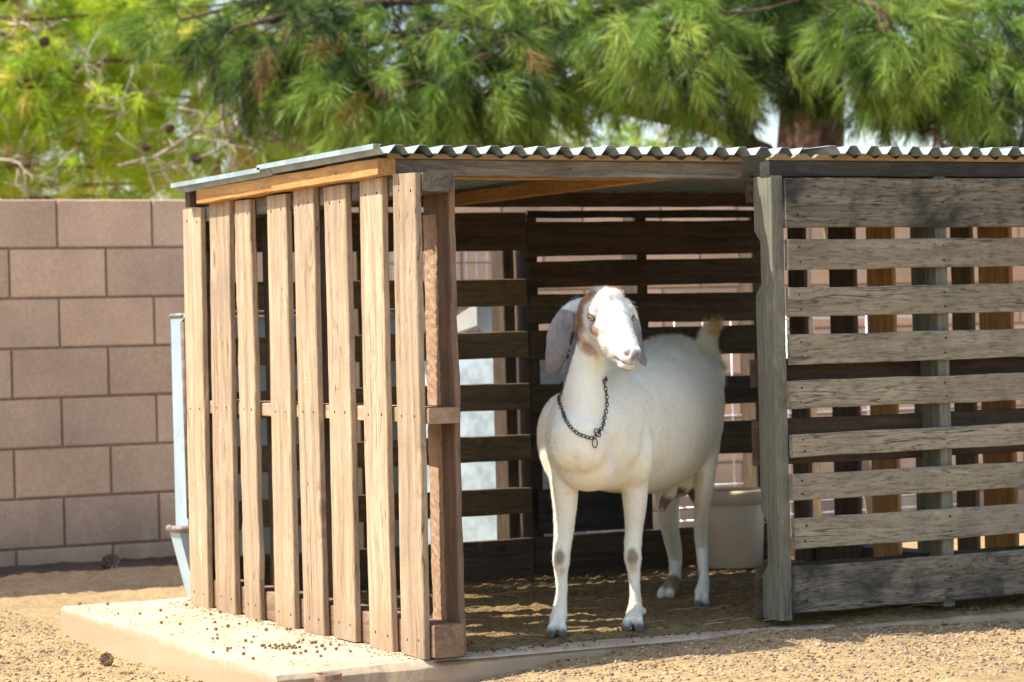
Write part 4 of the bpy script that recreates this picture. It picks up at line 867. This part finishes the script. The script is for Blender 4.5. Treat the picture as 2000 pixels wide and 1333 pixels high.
# ---- coat colours: real markings, head base darkened to offset the sun on it
base = np.where(head[:, None] & (hu > -.07)[:, None], np.array([[.76, .745, .69]]), np.array([[.90, .87, .735]])); nz = np.array([noise.noise(Vector(c * 30)) * .6 + noise.noise(Vector(c * 90)) * .4 for c in co])
def paint(cen, r, col, soft=.25, amt=1., m=None, nzs=.35, rz=None):
    global base
    d = co - np.array(cen); k = np.sqrt((d[:, 0] ** 2 + d[:, 1] ** 2) / r ** 2 + d[:, 2] ** 2 / (rz or r) ** 2) + nz * nzs
    a = np.clip((1 - k) / soft, 0, 1) * amt
    if m is not None: a = a * m
    base = base * (1 - a[:, None]) + np.array(col) * a[:, None]
fh = co @ np.array(CF)
HL = head & (hs > .012)
BR = (.40, .215, .10); BD = (.25, .12, .06)
hx = np.hypot
def paint_h(t, s, u, rt, ru, col, soft=.25, amt=1., side=1, nzs=.3, rot=0.):
    global base
    a_, b_ = ht - t, hu - u; c, s_ = math.cos(rot), math.sin(rot); x = (a_ * c + b_ * s_) / rt; y = (-a_ * s_ + b_ * c) / ru
    k = np.clip((1 - (np.sqrt(x * x + y * y) + nz * nzs)) / soft, 0, 1) * amt * (hs * side > s) * (np.abs(hs) < .066) * (ht < .2 if t < .2 else 1)
    base = base * (1 - k[:, None]) + np.array(col) * k[:, None]
paint_h(.016, .014, -.012, .036, .096, BR, .22, 1, 1, .3, .10); [paint(P(px, py, 7.075), r * 1.10, BR, .55, .85, (hs < .078), .45, r * 1.6) for px, py, r in ((1134, 625, .022), (1140, 652, .026), (1150, 678, .026), (1160, 694, .018))]       # band down the back of the cheek
paint_h(.030, .010, -.070, .034, .030, BD, .4, .8, 1)
paint_h(.030, .030, .070, .018, .026, (.45, .22, .10), .4, .9, 1)   # poll, near side
paint_h(.030, .028, .060, .022, .028, (.45, .22, .10), .4, .9, -1)
paint_h(.108, .020, .004, .024, .013, (.42, .22, .11), .45, .85, 1, .5, -.5)   # under the eye
paint_h(.118, .020, -.004, .010, .010, (.20, .12, .10), .5, .6, 1, .5)
# muzzle skin: pink grey around the nostrils, dark under lip
paint_h(.262, -.1, .006, .013, .013, (.62, .46, .40), .7, .65, 1, .15)
k = g(ht - .266, .015) * g(hu - .002, .016) * np.clip((.014 - hs) / .008, 0, 1) * (ht > .24); base = base * (1 - .9 * k[:, None]) + np.array((.055, .05, .055)) * (.9 * k[:, None])
k = g(ml, .0026) * (ht > .19) * head * .85; base = base * (1 - k[:, None]) + np.array((.12, .075, .06)) * k[:, None]
k = g(ht - .245, .012) * g(hu + .046, .007) * (np.abs(hs) < .016); base = base * (1 - .8 * k[:, None]) + np.array((.10, .075, .055)) * (.8 * k[:, None])
for s in (1, -1):
    k = g(ht - .252, .012) * g(hs - .017 * s, .006) * g(hu - .008, .0042) * head; base = base * (1 - k[:, None]) + np.array((.13, .06, .055)) * k[:, None]
    k = np.clip(1.5 * np.exp(-(((ht - .086) / .017) ** 2 + ((hu - .031) / .0125) ** 2)), 0, 1) * (hs * s > .03) * .8; base = base * (1 - k[:, None]) + np.array((.16, .12, .10)) * k[:, None]
# ears: greyish lilac with mottled darker tips
for (top, bot) in ((P(1104, 618, 7.11), P(1077, 735, 7.12)), (P(1240, 632, 7.19), P(1256, 715, 7.12))):
    ax_ = np.array(bot - top); L2 = ax_ @ ax_; d = co - np.array(top); t = (d @ ax_) / L2; dist = np.linalg.norm(d - t[:, None] * ax_, axis=1)
    m = (dist < .055) & (t > -.25) & (t < 1.25); lat = (co - np.array(CP)) @ np.array(CR); m &= (t > -.1)
    if top.dot(CR) > P(1200, 600, 7.1).dot(CR): m &= (np.abs(ht) < .09) & (hs < -.03) | (t > .6) & (fh > (np.array(top) @ np.array(CF)) - .1) & (dist < .04)
    else: m &= (hs > .062)
    a = np.clip(.86 + .5 * t + nz * .35, 0, 1) * m; base = base * (1 - a[:, None] * .88) + np.array((.155, .15, .185)) * (a[:, None] * .88)
# knees, pasterns, hooves
for c, r, col, am in ((P(1092, 1088, 7.145), .022, (.25, .18, .10), .9), (P(1235, 1086, 7.245), .023, (.25, .18, .10), .9), (P(1098, 1120, 7.15), .016, (.62, .50, .30), .6), (P(1238, 1112, 7.25), .016, (.62, .50, .30), .6)): paint(c, r, col, .45, am, None, .2, r * 1.45)
hoofc = np.array((.05, .052, .06))
for (c, lo, hi) in ((P(1088, 1240, 7.14), .004, .048), (P(1236, 1230, 7.25), .004, .046), (P(1371, 1186, 7.77), .004, .050), (P(1300, 1165, 8.05), .000, .030)):
    d = np.hypot(co[:, 0] - c.x, co[:, 1] - c.y); a = np.clip((hi - (zz + nz * .016)) / .022, 0, 1) * (d < .09) * .9; base = base * (1 - a[:, None]) + hoofc * a[:, None]
paint(P(1305, 1146, 8.1), .075, (.26, .12, .05), .3, 1, (zz < .12) & (zz > .01), .25, .055); paint(P(1331, 1142, 8.2), .016, (.22, .11, .05)); paint(P(1364, 1135, 7.88), .018, (.28, .13, .06), .4, .9, None, .2, .045); paint(P(1384, 1165, 7.86), .020, (.10, .06, .045), .4, 1, None, .2, .035); paint(P(1356, 1165, 7.80), .013, (.26, .13, .08), .4, .8)
for c, r in ((P(1297, 985, 7.77), .035), (P(1353, 960, 7.84), .042), (P(1330, 965, 7.80), .028)): paint(c, r, (.17, .095, .07), .4, 1)
# tail tip, warm topline, reddish patches beside the front leg tops
paint(P(1408, 630, 8.23), .062, (.74, .40, .04), .5, 1, None, .3); paint(P(1408, 662, 8.23), .034, (.62, .34, .06), .6, .9)
a = np.clip((zz - .72) / .12, 0, 1) * (fh > np.array(P(1200, 700, 7.4)) @ np.array(CF)) * .35; base = base * (1 - a[:, None]) + np.array((.74, .68, .50)) * a[:, None]
paint(P(1108, 965, 7.13), .022, (.50, .28, .20), .8, .5, None, .5, .010); paint(P(1215, 970, 7.24), .022, (.55, .33, .22), .8, .5, None, .5, .012)
dn = np.array([noise.noise(Vector(c * 6) + Vector((3, 1, 7))) for c in co]); kk = np.clip((.55 - zz) / .5, 0, 1) * np.clip(dn * 2.2, 0, 1) * .4 * (zz > .05); base = base * (1 - kk[:, None]) + np.array((.56, .43, .26)) * kk[:, None]
for i in range(3): base[:, i] *= 1 + .06 * nz
set_col(me, np.clip(base, 0, 1))
def m_coat():
    m, nt, b = new_mat('goat_coat'); at = N(nt, 'Attribute'); at.attribute_name = 'tint'; v = N(nt, 'TexCoord').outputs['Object']
    n1 = noise_(nt, N(nt, 'VectorMath', _operation='MULTIPLY', i0=v, i1=(1, 1, .45)).outputs[0], 260, 4, .65); n2 = noise_(nt, v, 14, 4, .6)
    c = mix(nt, math_(nt, 'MULTIPLY', ramp(nt, n1, (.38, G3(1)), (.58, G3(0))), .16), at.outputs[0], (.45, .38, .30))
    nt.links.new(c, b.inputs['Base Color']); b.inputs['Roughness'].default_value = .72; b.inputs['Specular IOR Level'].default_value = .22
    b.inputs['Subsurface Weight'].default_value = .0; b.inputs['Subsurface Radius'].default_value = (.012, .007, .004); b.inputs['Sheen Weight'].default_value = .25; b.inputs['Sheen Roughness'].default_value = .4
    bp = N(nt, 'Bump', i0=.55); nt.links.new(math_(nt, 'ADD', n1, n2), bp.inputs['Height']); bp.inputs['Distance'].default_value = .002; nt.links.new(bp.outputs[0], b.inputs['Normal'])
    return m
goat = empty('goat', (.85, .45, 0), 'white goat with floppy ears and brown cheeks in the shed opening, in a chain collar', 'goat')
body = link('body', me, m_coat(), goat)
# ---- short fur: fine hairs lying along the coat, longer on topline, poll and tail
me.calc_loop_triangles(); nt_ = len(me.loop_triangles); tri = np.empty(nt_ * 3, np.int32); me.loop_triangles.foreach_get('vertices', tri); tri = tri.reshape(-1, 3)
pa, pb, pc = co[tri[:, 0]], co[tri[:, 1]], co[tri[:, 2]]; cr_ = np.cross(pb - pa, pc - pa); ar = np.linalg.norm(cr_, axis=1); cen = (pa + pb + pc) / 3; fn = cr_ / (ar[:, None] + 1e-12)
keep = (fn @ np.array(CF) < .35) & (cen[:, 2] > .06); pr = ar * keep; 
ch_ = (cen - np.array(HO)); cht, chs, chu = ch_ @ np.array(HF), ch_ @ np.array(HS), ch_ @ np.array(HU); ishead = (cht > -.05) & (cht < .29) & (np.abs(chs) < .1) & (np.abs(chu) < .13)
near_mouth = ishead & (cht > .225) | ishead & (np.abs(cht - .086) < .022) & (np.abs(chu - .031) < .018)
pr = pr * np.where(ishead, 2.2, 1.0) * np.where(near_mouth, 0, 1.0)
tailc = np.array(P(1390, 690, 8.25)); istail = np.linalg.norm(cen - tailc, axis=1) < .10
pr = pr * np.where(istail, 3, 1); pr /= pr.sum(); NH = 95000; idx = RNG.choice(nt_, NH, p=pr)
r1, r2 = RNG.random((NH, 1)), RNG.random((NH, 1)); fl = (r1 + r2) > 1; r1 = np.where(fl, 1 - r1, r1); r2 = np.where(fl, 1 - r2, r2)
hp = pa[idx] + (pb - pa)[idx] * r1 + (pc - pa)[idx] * r2; hn = fn[idx]
flow = np.where(ishead[idx][:, None], -np.array(HF)[None], np.array(bax)[None] * .55 + np.array([0, 0, -1.0])[None]); flow = np.where(((cen[idx, 2] < .34))[:, None], np.array([[0, 0, -1.]]), flow)
flow = np.where(istail[idx][:, None], np.array(CR)[None] * .5 + np.array([0, 0, .5])[None], flow)
flow = flow - hn * (flow * hn).sum(1)[:, None]; flow /= np.linalg.norm(flow, axis=1)[:, None] + 1e-9
ln = RNG.uniform(.006, .012, NH); top = (hn[:, 2] > .5) & (hp[:, 2] > .72) & ~ishead[idx]; ln = np.where(top, ln * 2.0, ln); ln = np.where(istail[idx], ln * 1.9, ln)
poll = ishead[idx] & (chu[idx] > .06) & (cht[idx] < .09); ln = np.where(poll, ln * 1.2, ln)
lift = np.where(top | istail[idx], .75, np.where(poll, .8, .32)) * RNG.uniform(.5, 1.3, NH)
dr = flow + hn * lift[:, None] + RNG.standard_normal((NH, 3)) * .18; dr /= np.linalg.norm(dr, axis=1)[:, None]
# tufts under the tail
def tuft(c, d, n, L, spread, cone_):
    q = np.array(c)[None] + RNG.standard_normal((n, 3)) * spread; dd = np.array(d)[None] + RNG.standard_normal((n, 3)) * cone_; dd /= np.linalg.norm(dd, axis=1)[:, None]; return q, dd, RNG.uniform(.5, 1, n) * L
tl = [tuft(P(1396, 714, 8.24), CR * .95 - CU * .25, 900, .050, .008, .28), tuft(P(1396, 735, 8.22), CR * .6 - CU * .8, 700, .045, .009, .28), tuft(P(1398, 765, 8.18), CR * .2 - CU * 1.0, 500, .035, .009, .25), tuft(P(1402, 635, 8.24), CR * .7 + CU * .2, 400, .022, .006, .4),
      tuft(P(1385, 690, 8.26), CR * .7 - CU * .5, 400, .032, .010, .3), tuft(H(.045, 0, .066), HF * .8 + HU * .25 - HS * .3, 400, .012, .010, .4)]
hp = np.concatenate([hp] + [a[0] for a in tl]); dr = np.concatenate([dr] + [a[1] for a in tl]); ln = np.concatenate([ln] + [a[2] for a in tl]); nh = len(hp)
ww = np.cross(dr, RNG.standard_normal((nh, 3))); ww /= np.linalg.norm(ww, axis=1)[:, None]; ww *= .00035
V = np.stack([hp - ww, hp + ww, hp + dr * ln[:, None]], 1); ci = np.concatenate([base[tri[idx, 0]] * RNG.uniform(.85, 1.25, (NH, 1))] + [np.tile((.92, .86, .70), (len(a[0]), 1)) for a in tl])
hm = fast_mesh('coat_hair', V.reshape(-1, 3), np.arange(nh * 3).reshape(-1, 3)); set_col(hm, np.clip(np.repeat(ci, 3, 0), 0, 1)); hair = link('coat_hair', hm, m_tint('hair', .6, .5), goat)
# ---- eyes
def m_eye():
    m, nt, b = new_mat('goat_eye'); v = N(nt, 'TexCoord').outputs['Object']; sp = N(nt, 'SeparateXYZ', i0=v)
    ex = math_(nt, 'DIVIDE', sp.outputs[0], .0052); ey = math_(nt, 'DIVIDE', sp.outputs[1], .0019)
    r2 = math_(nt, 'ADD', math_(nt, 'POWER', math_(nt, 'ABSOLUTE', ex), 3.0), math_(nt, 'POWER', math_(nt, 'ABSOLUTE', ey), 3.0))
    rr = math_(nt, 'SQRT', math_(nt, 'ADD', math_(nt, 'MULTIPLY', sp.outputs[0], sp.outputs[0]), math_(nt, 'MULTIPLY', sp.outputs[1], sp.outputs[1])))
    c = mix(nt, ramp(nt, noise_(nt, v, 500, 3), (.4, G3(0)), (.6, G3(1))), (.34, .22, .09), (.50, .35, .15)); c = mix(nt, ramp(nt, rr, (.0082, G3(0)), (.0098, G3(1))), c, (.05, .03, .02)); c = mix(nt, ramp(nt, r2, (.8, G3(1)), (1., G3(0))), c, (.008, .008, .01))
    nt.links.new(c, b.inputs['Base Color']); b.inputs['Roughness'].default_value = .05; b.inputs['Coat Weight'].default_value = 1.0; b.inputs['Coat Roughness'].default_value = .02
    return m
ME = m_eye(); M_LID = simple('eyelid_skin', (.10, .07, .06), .6)
for s in (1, -1):
    c = H(.087, .0535 * s, .0305); out = (HS * s * .86 + HF * .42 + HU * .1).normalized(); xx = (HF - out * HF.dot(out)).normalized(); yy = out.cross(xx)
    M = Matrix(((xx.x, yy.x, out.x, c.x), (xx.y, yy.y, out.y, c.y), (xx.z, yy.z, out.z, c.z), (0, 0, 0, 1)))
    e_ = bmesh.new(); bmesh.ops.create_uvsphere(e_, u_segments=32, v_segments=20, radius=.0125); em = bpy.data.meshes.new('eye'); e_.to_mesh(em); e_.free(); em.polygons.foreach_set('use_smooth', [True] * len(em.polygons))
    eo = link('eye', em, ME, goat, M)
    mb = MB()
    for up in (1, -1):
        L_ = []
        for i in range(13):
            a = math.pi * i / 12; x = .0128 * math.cos(a); y = up * (.0070 if up > 0 else .0064) * math.sin(a); z = math.sqrt(max(0, .0129 ** 2 - x * x * .9 - y * y)); L_.append(M @ Vector((x, y, z + .0002)))
        mb.tube(L_, [.0009 + .0010 * math.sin(math.pi * i / 12) for i in range(13)], 6)
    mb.build('eyelid', M_LID, eo, True)
# ---- chain collar laid on the neck
bvh = BVHTree.FromPolygons([Vector(c) for c in co], [tuple(t) for t in tri])
def surf(px, py):
    d = (CF + CR * ((px - 1000) / FP) + CU * ((666.5 - py) / FP)); h = bvh.ray_cast(CP, d.normalized()); return h
fr_ = [(1094, 755), (1091, 775), (1093, 795), (1100, 815), (1111, 833), (1126, 846), (1143, 853), (1158, 856), (1170, 846), (1180, 829), (1185, 808), (1187, 785), (1185, 765), (1181, 745)]
def snap(p):
    h = bvh.find_nearest(Vector(p)); return np.array(h[0] + h[1] * .0042)
fp = []
for px, py in fr_:
    px = 1141 + (px - 1141) * .93; h = surf(px, py); dep = (h[0] - CP).dot(CF) if h[0] else 7.1
    fp.append(P(px, py, min(dep, 7.16) - .004))
bk_ = [fp[-1].lerp(fp[0], (i + 1) / 12) + (CF * .20 + CU * .03) * math.sin(math.pi * (i + 1) / 12) for i in range(11)]
loop = [snap(v) for v in fp + bk_]
loop.append(loop[0]); dense = [crom(loop, i / 20) for i in range((len(loop) - 1) * 20 + 1)]
seg = np.cumsum([0] + [np.linalg.norm(dense[i + 1] - dense[i]) for i in range(len(dense) - 1)]); tot = seg[-1]; nl = int(tot / .0108)
def torus_link(a, b, r, n=18, m=7):
    v = []; f = []
    for i in range(n):
        t = 2 * math.pi * i / n; c = Vector((a * math.cos(t), b * math.sin(t), 0)); o = Vector((math.cos(t) / a, math.sin(t) / b, 0)).normalized()
        for k in range(m): q = 2 * math.pi * k / m; v.append(c + o * r * math.cos(q) + Vector((0, 0, r * math.sin(q))))
    for i in range(n):
        for k in range(m): f.append((i * m + k, ((i + 1) % n) * m + k, ((i + 1) % n) * m + (k + 1) % m, i * m + (k + 1) % m))
    return v, f
mb = MB(); lv, lf = torus_link(.0072, .0047, .00115)
for i in range(nl):
    s = (i + .5) / nl * tot; j = int(np.searchsorted(seg, s)) - 1; p = Vector(snap(dense[j])); t = Vector(dense[min(j + 3, len(dense) - 1)] - dense[max(j - 3, 0)]).normalized()
    h = bvh.find_nearest(p); n_ = h[1] if h[0] else -CF; n_ = (n_ - t * n_.dot(t)).normalized(); a = (i % 2) * 1.15 - .55; b = t.cross(n_); n2 = n_ * math.cos(a) + b * math.sin(a); b2 = n2.cross(t)
    M = Matrix(((t.x, b2.x, n2.x, p.x), (t.y, b2.y, n2.y, p.y), (t.z, b2.z, n2.z, p.z), (0, 0, 0, 1))); mb.add([M @ q for q in lv], lf)
cc = mb.build('chain_collar', M_CHAIN, goat, True)
for (px, py, a, b, rot) in ((1162, 866, .0075, .0125, 0), (1167, 846, .0085, .012, .5)):
    h = surf(px, py); dep = (h[0] - CP).dot(CF) - .004 if h[0] else 7.0; v, f = torus_link(a, b, .0013, 24, 8); c = P(px, py, dep)
    nn = h[1] if h[0] else -CF; yy = (Vector((0, 0, 1)) - nn * nn.z).normalized(); xx = yy.cross(nn); R3 = Matrix(((xx.x, yy.x, nn.x), (xx.y, yy.y, nn.y), (xx.z, yy.z, nn.z))) @ Matrix.Rotation(rot, 3, 'Z')
    MB().add([c + R3 @ q for q in v], f).build('ring', M_CHAIN, cc, True)
